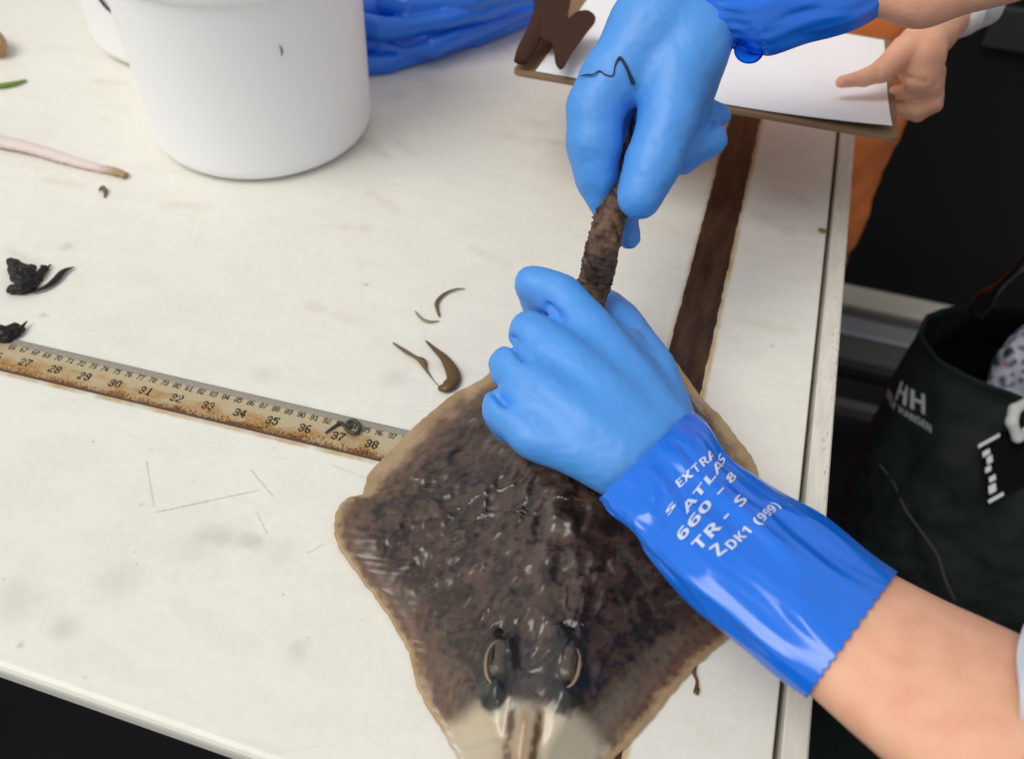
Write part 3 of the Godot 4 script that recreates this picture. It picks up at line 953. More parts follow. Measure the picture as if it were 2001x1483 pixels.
func build_worker() -> void:
	var p := thing("person", "person in dark green waterproof trousers reaching in from the right, wearing blue gloves", "person", Vector3(0.58, 0, -0.4))
	# ---- left glove (nearer the camera)
	var gl := obj("glove", BoxMesh.new(), M.glove, p)
	gloves_lower(gl)
	var secs := [
		[Vector3(0.1323, 1.175, 0.056), Vector3(0.0936, 1.175, 0.1393), 0.62], [Vector3(0.1451, 1.176, 0.0654), Vector3(0.1058, 1.176, 0.1477), 0.66], [Vector3(0.1585, 1.177, 0.0848), Vector3(0.1186, 1.177, 0.1579), 0.7], [Vector3(0.1748, 1.178, 0.0957), Vector3(0.1303, 1.178, 0.1717), 0.74],
		[Vector3(0.1961, 1.179, 0.1062), Vector3(0.1496, 1.179, 0.1883), 0.76], [Vector3(0.2171, 1.18, 0.1168), Vector3(0.1738, 1.18, 0.2023), 0.78], [Vector3(0.2388, 1.181, 0.1321), Vector3(0.1962, 1.181, 0.2166), 0.8], [Vector3(0.2551, 1.182, 0.1409), Vector3(0.2144, 1.182, 0.2248), 0.8]]
	var cuff := sleeve(secs, eye, 110, 240, 0.0006)
	wrinkle(cuff, 11, 0.0034)
	gauntlet(cuff, gl, M.cuff)
	var letters := shape()
	for l in [["S", Vector2(0.3283, 2.0098), Vector2(0.3158, 1.7866), 0.006], ["EXTRA", Vector2(0.2632, 1.5782), Vector2(0.2682, 0.8085), 0.0075], ["ATLAS", Vector2(0.3810, 1.7582), Vector2(0.3083, 0.5883), 0.0085], ["660 - 8", Vector2(0.4511, 2.0838), Vector2(0.4010, 0.7622), 0.008], ["TR - S", Vector2(0.5113, 2.0064), Vector2(0.4937, 1.0244), 0.0075], ["Z", Vector2(0.5614, 1.8728), Vector2(0.5664, 1.7349), 0.008], ["DK1 (999)", Vector2(0.5815, 1.6973), Vector2(0.5890, 0.7505), 0.0075]]:
		join(letters, lettering(l[0], cuff, l[1], l[2], Vector2(-l[3] / 0.205, 0.0), 0.0006))
	obj("lettering", commit(letters, false, (eye - secs[3][0]).normalized()), M.print, gl)

	# ---- right glove (above)
	var b := []
	b.append_array(chain([Vector3(0.0632, 1.3399, -0.1493), 0.0295, Vector3(0.0499, 1.3249, -0.124), 0.028, Vector3(0.0365, 1.305, -0.0948), 0.0219]))
	b.append_array(chain([Vector3(0.0808, 1.3312, -0.1444), 0.0255, Vector3(0.077, 1.3174, -0.1202), 0.0259, Vector3(0.0742, 1.3029, -0.0985), 0.0218]))
	b.append_array(chain([Vector3(0.0618, 1.3308, -0.1463), 0.0304, Vector3(0.0532, 1.3112, -0.1172), 0.0269]))
	b.append_array(chain([Vector3(0.0792, 1.3197, -0.1464), 0.0239, Vector3(0.0778, 1.2962, -0.1272), 0.0227, Vector3(0.0815, 1.2772, -0.1146), 0.0174]))
	b.append_array(chain([Vector3(0.0333, 1.3049, -0.0938), 0.0206, Vector3(0.0275, 1.2901, -0.0786), 0.0187, Vector3(0.0315, 1.2726, -0.0646), 0.0181, Vector3(0.0372, 1.2549, -0.0541), 0.0142, Vector3(0.0442, 1.2352, -0.0416), 0.0058]))      # index
	b.append_array(chain([Vector3(0.0728, 1.3084, -0.1012), 0.0224, Vector3(0.0759, 1.2914, -0.0769), 0.019, Vector3(0.0731, 1.2728, -0.0537), 0.018, Vector3(0.0698, 1.2579, -0.0375), 0.0157]))                               # thumb
	b.append_array(chain([Vector3(0.0277, 1.2879, -0.1037), 0.0172, Vector3(0.0372, 1.2631, -0.0893), 0.016, Vector3(0.0521, 1.2386, -0.0751), 0.0127, Vector3(0.0617, 1.222, -0.0622), 0.0071, Vector3(0.065, 1.2114, -0.0544), 0.0096]))         # middle, tip below the thumb
	b.append_array(chain([Vector3(0.0701, 1.2709, -0.1149), 0.0162, Vector3(0.0857, 1.2528, -0.1036), 0.0141, Vector3(0.105, 1.261, -0.1136), 0.0112]))                                                       # ring, curled
	b.append_array(chain([Vector3(0.0775, 1.2768, -0.1282), 0.0155, Vector3(0.0928, 1.2685, -0.1309), 0.0114, Vector3(0.1052, 1.2685, -0.136), 0.0093]))                                                        # little, curled
	b.append_array(chain([Vector3(0.0455, 1.2808, -0.1237), 0.0176, Vector3(0.0462, 1.2577, -0.1087), 0.0157, Vector3(0.0488, 1.2354, -0.092), 0.0108]))
	var gr := obj("glove", commit(ripple(ripple(relax(flesh(b, 0.0022, 0.0018), 12, [Vector3(0.0442, 1.2964, -0.0797), Vector3(0.0518, 1.2883, -0.0804), Vector3(0.0921, 1.2514, -0.0885), Vector3(0.0954, 1.261, -0.1002), Vector3(0.0485, 1.2703, -0.0745), Vector3(0.0486, 1.2512, -0.0608), Vector3(0.1003, 1.2679, -0.1171), Vector3(0.0939, 1.2736, -0.1292), Vector3(0.0684, 1.2319, -0.0446)], 0.016), fast(60.0, 2, 7), 0.0004), fast(190.0, 2, 8), 0.00022)), M.glove, p)
	var secs2 := [
		[Vector3(0.038, 1.3549, -0.159), Vector3(0.1002, 1.3179, -0.135), 0.75], [Vector3(0.0511, 1.3623, -0.174), Vector3(0.1102, 1.3168, -0.1396), 0.75], [Vector3(0.0751, 1.3686, -0.1909), Vector3(0.1282, 1.3135, -0.144), 0.75], [Vector3(0.1032, 1.3705, -0.2056), Vector3(0.1521, 1.3188, -0.1613), 0.75],
		[Vector3(0.1349, 1.3725, -0.2214), Vector3(0.178, 1.3237, -0.1786), 0.75], [Vector3(0.1637, 1.3745, -0.2363), Vector3(0.1948, 1.3302, -0.1953), 0.75]]
	var cuff2 := sleeve(secs2, eye, 80, 120, 0.0008)
	wrinkle(cuff2, 23, 0.004)
	gauntlet(cuff2, gr, M.cuff)
	# the gauntlet's edge rolled up under the wrist
	var c0: Vector3 = Vector3(0.1155, 1.3226, -0.1231)
	var across := (Vector3(0.1261, 1.3229, -0.1264) - c0).normalized()
	var upw := (Vector3(0.1132, 1.3293, -0.13) - c0).normalized()
	var back := (Vector3(0.1283, 1.3167, -0.1874) - c0)
	var rr := []
	for k in 13:
		var ring := PackedVector3Array()
		for side in 2:
			for j in 41:
				var jj := j if side == 0 else 40 - j
				var an := 2.6 * PI * jj / 40.0 + 0.8
				var r := 0.0105 - 0.0042 * jj / 40.0 - 0.0011 * side
				ring.append(c0 + back * (k / 12.0) + (across * cos(an) * 1.1 + upw * sin(an) * 0.95) * r * (1.0 - 0.1 * k / 12.0))
		rr.append(ring)
	obj("rolled_edge", commit(loft(rr, false, false)), M.cuff, gr)

	# ---- arms and trunk: one skin
	var arm1 := sleeve([[Vector3(0.2389, 1.181, 0.1347), Vector3(0.1978, 1.181, 0.2147), 0.74], [Vector3(0.2551, 1.182, 0.1419), Vector3(0.2153, 1.182, 0.224), 0.8], [Vector3(0.2795, 1.184, 0.1508), Vector3(0.2331, 1.184, 0.2363), 0.84], [Vector3(0.2979, 1.187, 0.1573), Vector3(0.2494, 1.187, 0.248), 0.86], [Vector3(0.3154, 1.19, 0.1639), Vector3(0.2661, 1.19, 0.2618), 0.86], [Vector3(0.3357, 1.194, 0.1748), Vector3(0.2822, 1.194, 0.2766), 0.84]], eye, 60, 64, -0.0012)
	var body := loft(arm1)
	var arm2 := sleeve([[Vector3(0.153, 1.3672, -0.2251), Vector3(0.1763, 1.3302, -0.1901), 0.7], [Vector3(0.1712, 1.3716, -0.2382), Vector3(0.1965, 1.3252, -0.1932), 0.78], [Vector3(0.201, 1.3718, -0.2544), Vector3(0.2223, 1.3196, -0.2018), 0.85], [Vector3(0.2298, 1.3773, -0.2841), Vector3(0.252, 1.3228, -0.2291), 0.9], [Vector3(0.2633, 1.382, -0.3142), Vector3(0.2869, 1.3256, -0.2575), 0.9], [Vector3(0.3023, 1.3946, -0.3546), Vector3(0.3302, 1.3342, -0.2945), 0.9]], eye, 60, 64)
	join(body, loft(arm2))
	var sh_l := Vector3(0.68, T + 0.36, 0.08)
	var sh_r := Vector3(0.70, T + 0.40, -0.36)
	var el_l: Vector3 = Vector3(0.3176, 1.195, 0.2349)
	var el_r: Vector3 = Vector3(0.3291, 1.3678, -0.3321)
	var chest := Vector3(0.72, T + 0.2, -0.2)
	var hip := Vector3(0.60, T - 0.3, -0.42)
	var neck := Vector3(0.68, T + 0.5, -0.14)
	var head := Vector3(0.64, T + 0.66, -0.12)
	var trunk := flesh([el_l, 0.042, sh_l, 0.055, el_r, 0.042, sh_r, 0.055, sh_l, 0.06, chest, 0.12, sh_r, 0.06, chest, 0.12, chest, 0.125, hip, 0.1, chest, 0.11, neck, 0.055, neck, 0.055, head, 0.06,
		head, 0.085, head + Vector3(-0.03, 0.02, 0), 0.085, head + Vector3(-0.06, -0.06, 0), 0.045, head + Vector3(-0.03, -0.04, 0), 0.06, head + Vector3(-0.105, -0.01, 0), 0.012, head + Vector3(-0.1, 0.02, 0), 0.008], 0.014, 0.006)
	join(body, trunk)
	body[2] = PackedVector2Array()
	obj("body", commit(body), M.skin, p)
	var hair := flesh([head + Vector3(0.02, 0.04, 0), 0.09, head + Vector3(0.0, 0.06, 0), 0.085], 0.014, 0.006)
	obj("hair", commit(hair), mat(lin(0.03, 0.02, 0.012), 0.7), p)

	# ---- shirt: rolled sleeves and a printed trunk
	var cloth := mat(lin(0.62, 0.67, 0.74), 0.85, 0.2)
	relief(cloth, 0.05, 2, 33, 40.0, 0.5)
	var sl := sleeve([[Vector3(0.3096, 1.2, 0.1648), Vector3(0.3038, 1.2, 0.2581), 0.8, Vector3(0.2706, 1.26, 0.243)], [Vector3(0.3273, 1.2, 0.1641), Vector3(0.3175, 1.2, 0.262), 0.85, Vector3(0.2769, 1.27, 0.251)], [Vector3(0.3432, 1.21, 0.1775), Vector3(0.3242, 1.21, 0.2704), 0.85, Vector3(0.2871, 1.28, 0.2575)]], eye, 30, 64)
	for k in sl.size():
		for j in sl[k].size():
			sl[k][j] += Vector3(0, 0.002, 0) * sin(j * 0.5 + k * 0.3)
	var shirt_s := loft(sl, false, false)
	join(shirt_s, flesh([sh_l, 0.07, el_l.lerp(sh_l, 0.3), 0.068], 0.014, 0.006))
	shirt_s[2] = PackedVector2Array()
	obj("sleeve", commit(shirt_s), cloth, p)
	obj("sleeve", commit(flesh([sh_r, 0.07, el_r.lerp(sh_r, 0.45), 0.06], 0.014, 0.006)), cloth, p)
	var pr := ripple(flesh([sh_l, 0.075, chest, 0.135, sh_r, 0.075, chest, 0.135, chest, 0.14, hip + Vector3(0.0, 0.05, 0), 0.115, hip + Vector3(0.0, 0.05, 0), 0.115, hip, 0.11], 0.008, 0.006), fast(12.0, 3, 41), 0.012)
	var pn := fast(26.0, 2, 42)
	var pn2 := fast(60.0, 2, 43)
	for q in pr[0]:
		var a := absf(pn.get_noise_3dv(q))
		var c := Color(0.62, 0.66, 0.78)
		if a < 0.09: c = Color(0.035, 0.045, 0.09)
		elif a < 0.12: c = Color(0.6, 0.25, 0.33)
		elif pn2.get_noise_3dv(q) > 0.32: c = Color(0.1, 0.12, 0.2)
		pr[3].append(c)
	var pm := mat(Color.WHITE, 0.85, 0.2)
	pm.vertex_color_use_as_albedo = true
	obj("printed_shirt", commit(pr), pm, p)

	# ---- waterproof trousers, loose at the waist
	var W := [[-0.215, 0.545, -0.42, 0.165, 0.085], [-0.23, 0.546, -0.418, 0.167, 0.09], [-0.3, 0.555, -0.4, 0.178, 0.125], [-0.42, 0.56, -0.37, 0.188, 0.165], [-0.56, 0.56, -0.355, 0.19, 0.19], [-0.7, 0.56, -0.36, 0.17, 0.2]]
	var tr := []
	for k in 81:
		var t: float = k / 80.0 * (W.size() - 1)
		var w: Array = W[mini(int(t), W.size() - 2)]
		var w2: Array = W[mini(int(t), W.size() - 2) + 1]
		var u: float = t - mini(int(t), W.size() - 2)
		var ring := PackedVector3Array()
		for j in 120:
			var an := TAU * j / 120
			ring.append(Vector3(lerpf(w[1], w2[1], u) + lerpf(w[3], w2[3], u) * cos(an), T + lerpf(w[0], w2[0], u), lerpf(w[2], w2[2], u) + lerpf(w[4], w2[4], u) * sin(an)))
		tr.append(ring)
	var fold := fast(7.0, 3, 51)
	for k in tr.size():
		for j in 120:
			var q: Vector3 = tr[k][j]
			var out := Vector3(q.x - W[0][1], 0, q.z - W[0][2]).normalized()
			tr[k][j] = q + out * (0.012 * fold.get_noise_3d(q.x * 1.6, q.y * 0.6, q.z * 1.6) + 0.006 * smoothstep(0.04, 0.2, T + W[0][0] - q.y) * (1.0 - absf(fold.get_noise_3d(q.x * 4.0 + q.y * 2.0, q.y * 1.5, q.z * 4.0)) * 3.0))
	var skin := tr.duplicate(true)
	var inner := []
	for k in 30:
		var ring := PackedVector3Array()
		for j in 120:
			ring.append(tr[29 - k][j].lerp(Vector3(W[0][1], tr[29 - k][j].y, W[0][2]), 0.022 if k < 29 else 0.016))
		inner.append(ring)
	# turned-over waistband: inner wall, top, outer wall
	var ts := loft(inner + skin, false, true)
	for z in [-0.26, -0.47]:
		join(ts, loft(sleeve([[Vector3(0.46, T - 0.5, z), Vector3(0.68, T - 0.5, z), 1.0, Vector3(0.57, T - 0.5, z + 0.1)], [Vector3(0.47, T - 0.8, z), Vector3(0.65, T - 0.8, z), 1.0, Vector3(0.56, T - 0.8, z + 0.1)], [Vector3(0.45, T - 1.07, z), Vector3(0.66, T - 1.07, z), 1.0, Vector3(0.555, T - 1.07, z + 0.1)]], eye, 20, 48)))
	ts[2] = PackedVector2Array()
	var trousers := obj("trousers", commit(ts), M.trousers, p)
	var band := []
	for k in 7:
		var ring := PackedVector3Array()
		for j in 120:
			var q: Vector3 = tr[0][j].lerp(tr[6][j], (k - 1) / 5.0 if k > 0 and k < 6 else (0.0 if k == 0 else 1.0))
			var o := Vector3(q.x - W[0][1], 0, q.z - W[0][2]).normalized()
			ring.append(q + o * (0.0015 if k > 0 and k < 6 else -0.001) + (Vector3(0, 0.0025, 0) if k < 2 else Vector3.ZERO))
		band.append(ring)
	obj("waistband", commit(loft(band, false, false)), M.trousers, trousers)
	var logo := shape()
	join(logo, lettering("HH", tr, Vector2(0.3667, 2.9060), Vector2(0.3300, 2.5744), Vector2(0.3133, 2.9583) - Vector2(0.3667, 2.9060), 0.002))
	var word := lettering("HELLY HANSEN", tr, Vector2(0.4100, 3.0980), Vector2(0.3600, 2.4609), Vector2(0.3900, 3.1241) - Vector2(0.4100, 3.0980), 0.002)
	join(logo, word)
	obj("logo_print", commit(logo, false, (eye - Vector3(0.42, T - 0.3, -0.38)).normalized()), mat(lin(0.36, 0.37, 0.37), 0.7), trousers)
	var seam := []
	for q in [Vector2(0.5067, 2.8013), Vector2(0.5100, 2.6093), Vector2(0.5167, 2.4086), Vector2(0.5333, 2.2689), Vector2(0.5600, 2.1293), Vector2(0.5867, 2.0333), Vector2(0.6133, 1.9373)]:
		seam.append_array([on_rings(tr, q.x, q.y) + (eye - on_rings(tr, q.x, q.y)).normalized() * 0.001, 0.0011])
	obj("seam", commit(strand(seam, 6, 8)), mat(lin(0.06, 0.065, 0.06), 0.7), trousers)
	# black webbing tag with white marks, and the knot of the waist cord
	var o1: Vector3 = Vector3(0.4744, 0.84, -0.2927)
	var rx := (Vector3(0.493, 0.849, -0.308) - o1).normalized()
	var ry := (Vector3(0.4665, 0.8552, -0.3075) - o1).normalized()
	var nrm := (eye - o1).normalized()
	var plate := func(x0: float, y0: float, x1: float, y1: float, d0: float, d1: float) -> Array:
		var ringsq := []
		for d in [d0, d1]:
			ringsq.append(PackedVector3Array([o1 + rx * x0 + ry * y0 + nrm * d, o1 + rx * x1 + ry * y0 + nrm * d, o1 + rx * x1 + ry * y1 + nrm * d, o1 + rx * x0 + ry * y1 + nrm * d]))
		return loft(ringsq)
	var tagm := obj("webbing_tag", commit(plate.call(-0.02, -0.047, 0.035, 0.022, -0.012, 0.0), true, Vector3.ZERO, true), mat(lin(0.006, 0.006, 0.007), 0.8, 0.1), trousers)
	var marks := shape()
	for q in [[-0.021, 0.018, 0.006, 0.022], [-0.017, 0.006, -0.008, 0.012], [-0.013, -0.004, -0.006, 0.004], [-0.016, -0.012, -0.009, -0.006], [-0.013, -0.024, -0.005, -0.018], [-0.015, -0.036, -0.006, -0.027], [-0.017, -0.045, 0.002, -0.041]]:
		join(marks, plate.call(q[0], q[1], q[2], q[3], 0.0003, 0.001))
	obj("white_marks", commit(marks, true, Vector3.ZERO, true), mat(lin(0.6, 0.61, 0.6), 0.7), trousers)
	var knot := flesh(chain([Vector3(0.487, 0.8919, -0.3316), 0.0055, Vector3(0.4733, 0.8897, -0.3176), 0.006, Vector3(0.4734, 0.8803, -0.307), 0.006, Vector3(0.4855, 0.8654, -0.3014), 0.0055, Vector3(0.4961, 0.8675, -0.3144), 0.005]), 0.002, 0.0012)
	obj("cord_knot", commit(knot), mat(lin(0.55, 0.55, 0.53), 0.8), trousers)
	var brace := strand([Vector3(0.4276, 0.9153, -0.4329), 0.012, Vector3(0.433, 0.9436, -0.4356), 0.014, Vector3(0.4388, 0.9685, -0.4347), 0.014, Vector3(0.4473, 1.0033, -0.4302), 0.015, Vector3(0.4553, 1.0617, -0.4216), 0.015], 12, 8, 0.4)
	obj("brace", commit(brace), mat(lin(0.006, 0.006, 0.007), 0.25, 0.5), trousers)

func wrinkle(rings: Array, seed_: int, amount: float) -> void:
	var n1 := fast(3.2, 3, seed_)
	var n2 := fast(1.6, 2, seed_ + 1)
	var last := rings.size() - 1
	for k in rings.size():
		var mid := Vector3.ZERO
		for q in rings[k]: mid += q / rings[k].size()
		for j in rings[k].size():
			var an: float = TAU * j / rings[k].size()
			var t := float(k) / last
			var fadein := smoothstep(0.0, 0.1, t) * (1.0 + 0.9 * exp(-pow((t - 0.2) / 0.12, 2.0))) * (1.0 - 0.6 * smoothstep(0.75, 1.0, t))
			var a := n1.get_noise_3d(cos(an) * 0.4, sin(an) * 0.4, t * 0.35)
			var cr := 1.0 - absf(n2.get_noise_3d(cos(an) * 0.5 + t * 0.3, sin(an) * 0.5, t * 0.7)) * 3.0
			var d: Vector3 = (rings[k][j] - mid).normalized()
			rings[k][j] += d * amount * fadein * (a * 1.1 + 0.5 * maxf(cr, 0.0) - 0.2)

func gauntlet(rings: Array, parent: Node3D, m: Material) -> void:
	# thin-walled, with a pinked end
	var n: int = rings[0].size()
	var last := rings.size() - 1
	var ax := Vector3.ZERO
	for j in n: ax += (rings[last][j] - rings[last - 4][j]) / n
	ax = ax.normalized()
	for j in n:
		var e := ax * 0.0016 * (absf(sin(PI * j * 40.0 / n)) - 0.6)
		for k in 4:
			rings[last - k][j] += e * (1.0 - k / 4.0)
	var all := rings.duplicate(true)
	for k in 40:
		var src: PackedVector3Array = rings[last - k]
		var mid := Vector3.ZERO
		for q in src: mid += q / n
		var ring := PackedVector3Array()
		for q in src: ring.append(q + (mid - q).normalized() * 0.0011)
		all.append(ring)
	obj("cuff", commit(loft(all, false, false)), m, parent)

# ---------------------------------------------------------------- recorder with the clipboard
func build_recorder() -> void:
	var p := thing("person", "person in orange waterproofs behind the table, one bare hand holding a clipboard", "person", Vector3(0.1, 0, -0.74))
	# bare hand, forearm, trunk, head: one skin
	var hb := []
	hb.append_array(chain([Vector3(0.2567, 1.2532, -0.3588), 0.0156, Vector3(0.2536, 1.2412, -0.3369), 0.0172, Vector3(0.2559, 1.2286, -0.3264), 0.0146]))
	hb.append_array(chain([Vector3(0.2458, 1.2461, -0.3477), 0.0147, Vector3(0.2449, 1.2342, -0.3295), 0.0112]))
	hb.append_array(chain([Vector3(0.2377, 1.2453, -0.3339), 0.0128, Vector3(0.2225, 1.2361, -0.3101), 0.0093, Vector3(0.2094, 1.2327, -0.2995), 0.0068, Vector3(0.1918, 1.2309, -0.2895), 0.0051]))
	hb.append_array(chain([Vector3(0.2558, 1.2384, -0.3343), 0.0146, Vector3(0.2664, 1.2224, -0.3239), 0.0073, Vector3(0.2578, 1.2138, -0.3256), 0.007, Vector3(0.2416, 1.2093, -0.3313), 0.0058]))
	hb.append_array(chain([Vector3(0.2598, 1.2321, -0.3391), 0.013, Vector3(0.2731, 1.2086, -0.324), 0.0065, Vector3(0.2637, 1.2006, -0.3247), 0.0062, Vector3(0.2461, 1.1958, -0.3327), 0.0054]))
	hb.append_array(chain([Vector3(0.2665, 1.2254, -0.3457), 0.0105, Vector3(0.2781, 1.2011, -0.337), 0.0058, Vector3(0.2676, 1.1899, -0.3367), 0.0059, Vector3(0.2464, 1.1882, -0.3395), 0.005]))
	hb.append_array(chain([Vector3(0.2701, 1.2207, -0.3567), 0.0098, Vector3(0.2805, 1.1991, -0.3553), 0.0054, Vector3(0.2696, 1.1846, -0.3543), 0.005]))
	var body := flesh(hb, 0.0024, 0.0012)
	pinch(body, [Vector3(0.249, 1.21, -0.3608), Vector3(0.268, 1.21, -0.3581), Vector3(0.2554, 1.2, -0.3364), Vector3(0.274, 1.2, -0.3458), Vector3(0.2241, 1.21, -0.3734), Vector3(0.2289, 1.21, -0.3536)], 0.003, 0.0016)
	var wrist: Vector3 = Vector3(0.2586, 1.2515, -0.3651)
	var elbow: Vector3 = Vector3(0.3418, 1.2537, -0.6053)
	var sh_l := Vector3(0.30, T + 0.34, -0.80)
	var sh_r := Vector3(-0.12, T + 0.34, -0.80)
	var chest := Vector3(0.09, T + 0.18, -0.80)
	var hip := Vector3(0.1, T - 0.15, -0.76)
	var head := Vector3(0.09, T + 0.60, -0.74)
	join(body, flesh([Vector3(0.2561, 1.2463, -0.351), 0.016, wrist, 0.019, wrist, 0.019, elbow, 0.034], 0.006, 0.003))
	join(body, flesh([elbow, 0.034, sh_l, 0.05, sh_l, 0.055, chest, 0.11, sh_r, 0.055, chest, 0.11, chest, 0.12, hip, 0.1, chest, 0.1, head, 0.05, head, 0.085, head + Vector3(0, 0.02, 0.03), 0.085, head + Vector3(0, -0.06, 0.06), 0.045, head + Vector3(0, -0.04, 0.03), 0.06, head + Vector3(0, -0.01, 0.105), 0.012, head + Vector3(0, 0.02, 0.1), 0.008, sh_r, 0.05, Vector3(-0.2, T + 0.1, -0.72), 0.04, Vector3(-0.2, T + 0.1, -0.72), 0.04, Vector3(-0.1, T + 0.16, -0.64), 0.03], 0.014, 0.006))
	body[2] = PackedVector2Array()
	obj("body", commit(body), M.skin, p)
	obj("hair", commit(flesh([head + Vector3(0, 0.04, -0.02), 0.09, head + Vector3(0, 0.06, 0), 0.085], 0.014, 0.006)), mat(lin(0.03, 0.02, 0.012), 0.7), p)
	# white sleeve
	obj("sleeve", commit(flesh([sh_r, 0.07, Vector3(-0.2, T + 0.1, -0.72), 0.055], 0.01, 0.004)), M.white_cloth, p)
	var sl := ripple(flesh(chain([Vector3(0.276, 1.249, -0.3978), 0.0188, Vector3(0.2968, 1.2445, -0.4599), 0.0245, elbow, 0.045, elbow.lerp(sh_l, 0.5), 0.06, sh_l, 0.07]), 0.006, 0.004), fast(20.0, 3, 71), 0.006)
	obj("sleeve", commit(sl), M.white_cloth, p)
	# orange bib and trousers
	var leg := [Vector3(0.236, T - 0.1, -0.745), 0.095, Vector3(0.24, T - 0.6, -0.745), 0.09, Vector3(0.24, T - 1.02, -0.745), 0.085]
	var leg2 := [Vector3(-0.02, T - 0.2, -0.745), 0.095, Vector3(-0.03, T - 0.6, -0.745), 0.082, Vector3(-0.03, T - 1.02, -0.745), 0.08]
	var bib := [Vector3(0.02, T + 0.0, -0.76), 0.12, Vector3(0.2, T + 0.0, -0.76), 0.12, Vector3(0.02, T + 0.2, -0.8), 0.125, Vector3(0.16, T + 0.2, -0.8), 0.125, Vector3(0.1, T - 0.2, -0.75), 0.12, Vector3(0.1, T + 0.2, -0.8), 0.13]
	var w := ripple(flesh(chain(leg) + chain(leg2) + bib, 0.012, 0.008), fast(9.0, 3, 72), 0.012)
	obj("waterproofs", commit(w), M.oilskin, p)

	# clipboard: brown board held over the table's corner, near edge higher
	var cb := thing("clipboard", "brown clipboard with white paper, held out over the table's far right corner", "clipboard", Vector3(0.0874, 1.2, -0.2752))
	var a: Vector3 = Vector3(-0.0767, 1.218, -0.2364)
	var bb: Vector3 = Vector3(0.2421, 1.218, -0.2377)
	var cc: Vector3 = Vector3(0.2344, 1.196, -0.4622)
	var ex := (bb - a).normalized()
	var ez := (cc - bb).normalized()
	ez = (ez - ex * ez.dot(ex)).normalized()
	var up := ex.cross(ez).normalized()
	if up.y < 0: up = -up
	var L := a.distance_to(bb)
	var Wd := 0.228
	var sheet := func(x0: float, z0: float, x1: float, z1: float, y0: float, y1: float, r: float) -> Array:
		var rings2 := []
		for y in [y0, y1]:
			var ring := PackedVector3Array()
			for c in 4:
				var cx: float = [x0 + r, x1 - r, x1 - r, x0 + r][c]
				var cz: float = [z0 + r, z0 + r, z1 - r, z1 - r][c]
				for m in 6:
					var an := PI + PI * 0.5 * (c + m / 5.0)
					ring.append(a + ex * (cx + r * cos(an)) + ez * (cz + r * sin(an)) + up * y)
			rings2.append(ring)
		return loft(rings2)
	var brd := mat(lin(0.25, 0.16, 0.09), 0.7, 0.3)
	relief(brd, 0.05, 3, 81, 20.0, 1.0)
	obj("board", commit(sheet.call(0.0, 0.0, L, Wd, -0.003, 0.0, 0.008), true, Vector3.ZERO, true), brd, cb)
	var pap := mat(lin(0.86, 0.87, 0.9), 0.85, 0.2)
	var pv := shape()
	for i in 41:      # the paper, its near right corner lifting a little
		for j in 29:
			var x := 0.019 + (L - 0.026) * i / 40.0
			var z := 0.007 + 0.212 * j / 28.0
			var lift := 0.0012 + 0.006 * pow(maxf(0.0, (i - 22) / 18.0), 2.0) * pow(maxf(0.0, 1.0 - j / 12.0), 1.5) + 0.0006 * sin(i * 0.4) * sin(j * 0.3)
			pv[0].append(a + ex * x + ez * z + up * lift)
	for i in 40:
		for j in 28:
			var q := i * 29 + j
			pv[1].append_array([q, q + 29, q + 30, q, q + 30, q + 1])
	var n0: int = pv[0].size()
	for i in n0: pv[0].append(pv[0][i] - up * 0.0005)
	for i in 40:
		for j in 28:
			var q := n0 + i * 29 + j
			pv[1].append_array([q, q + 30, q + 29, q, q + 1, q + 30])
	obj("paper", commit(pv), pap, cb)
	# dark clip: bar along the left end and a two-lobed lever
	var clipm := mat(lin(0.055, 0.026, 0.018), 0.6, 0.15)
	var ci: Vector3 = Vector3(-0.0706, 1.226, -0.2411)
	obj("clip_bar", commit(strand([ci, 0.006, Vector3(-0.0713, 1.227, -0.263), 0.0085, Vector3(-0.0739, 1.227, -0.2956), 0.008, Vector3(-0.0778, 1.226, -0.331), 0.0085, Vector3(-0.0834, 1.226, -0.381), 0.008], 12, 6, 0.5)), clipm, cb)
	var lobes := [Vector3(-0.0915, 1.229, -0.3645), Vector3(-0.0623, 1.231, -0.3705), Vector3(-0.0514, 1.232, -0.3234), Vector3(-0.0441, 1.236, -0.3288), Vector3(-0.0346, 1.237, -0.3322), Vector3(-0.0246, 1.237, -0.3185), Vector3(-0.0266, 1.236, -0.2929), Vector3(-0.0299, 1.235, -0.2562), Vector3(-0.031, 1.234, -0.2289), Vector3(-0.0392, 1.233, -0.2381), Vector3(-0.0512, 1.231, -0.2727), Vector3(-0.0624, 1.23, -0.2798), Vector3(-0.0761, 1.229, -0.3029)]
	var lv := []
	for d in [0.0, -0.0018]:
		var ring := PackedVector3Array()
		for k in 78:
			ring.append(catmull(lobes, k / 6.0, true) + up * d)
		lv.append(ring)
	obj("clip_lever", commit(loft(lv), true, Vector3.ZERO, true), clipm, cb)

# ---------------------------------------------------------------- ruler, weed and scraps
const DIGITS := ["0110100110011001100110010110", "0010011000100010001000100111", "0110100100010010010010001111", "0110100100010110000110010110", "0010011010101010111100100010", "1111100011100001000110010110", "0110100010001110100110010110", "1111000100100010010001000100", "0110100110010110100110010110", "0110100110010111000110010110"]

func digit(im: Image, d: int, x: int, y: int, k: int, c: Color) -> void:
	for i in 28:
		if DIGITS[d][i] == "1" and rng.randf() > 0.03:
			im.fill_rect(Rect2i(x + (i % 4) * k, y + (i / 4) * k, k + k / 3, k + k / 3), c)

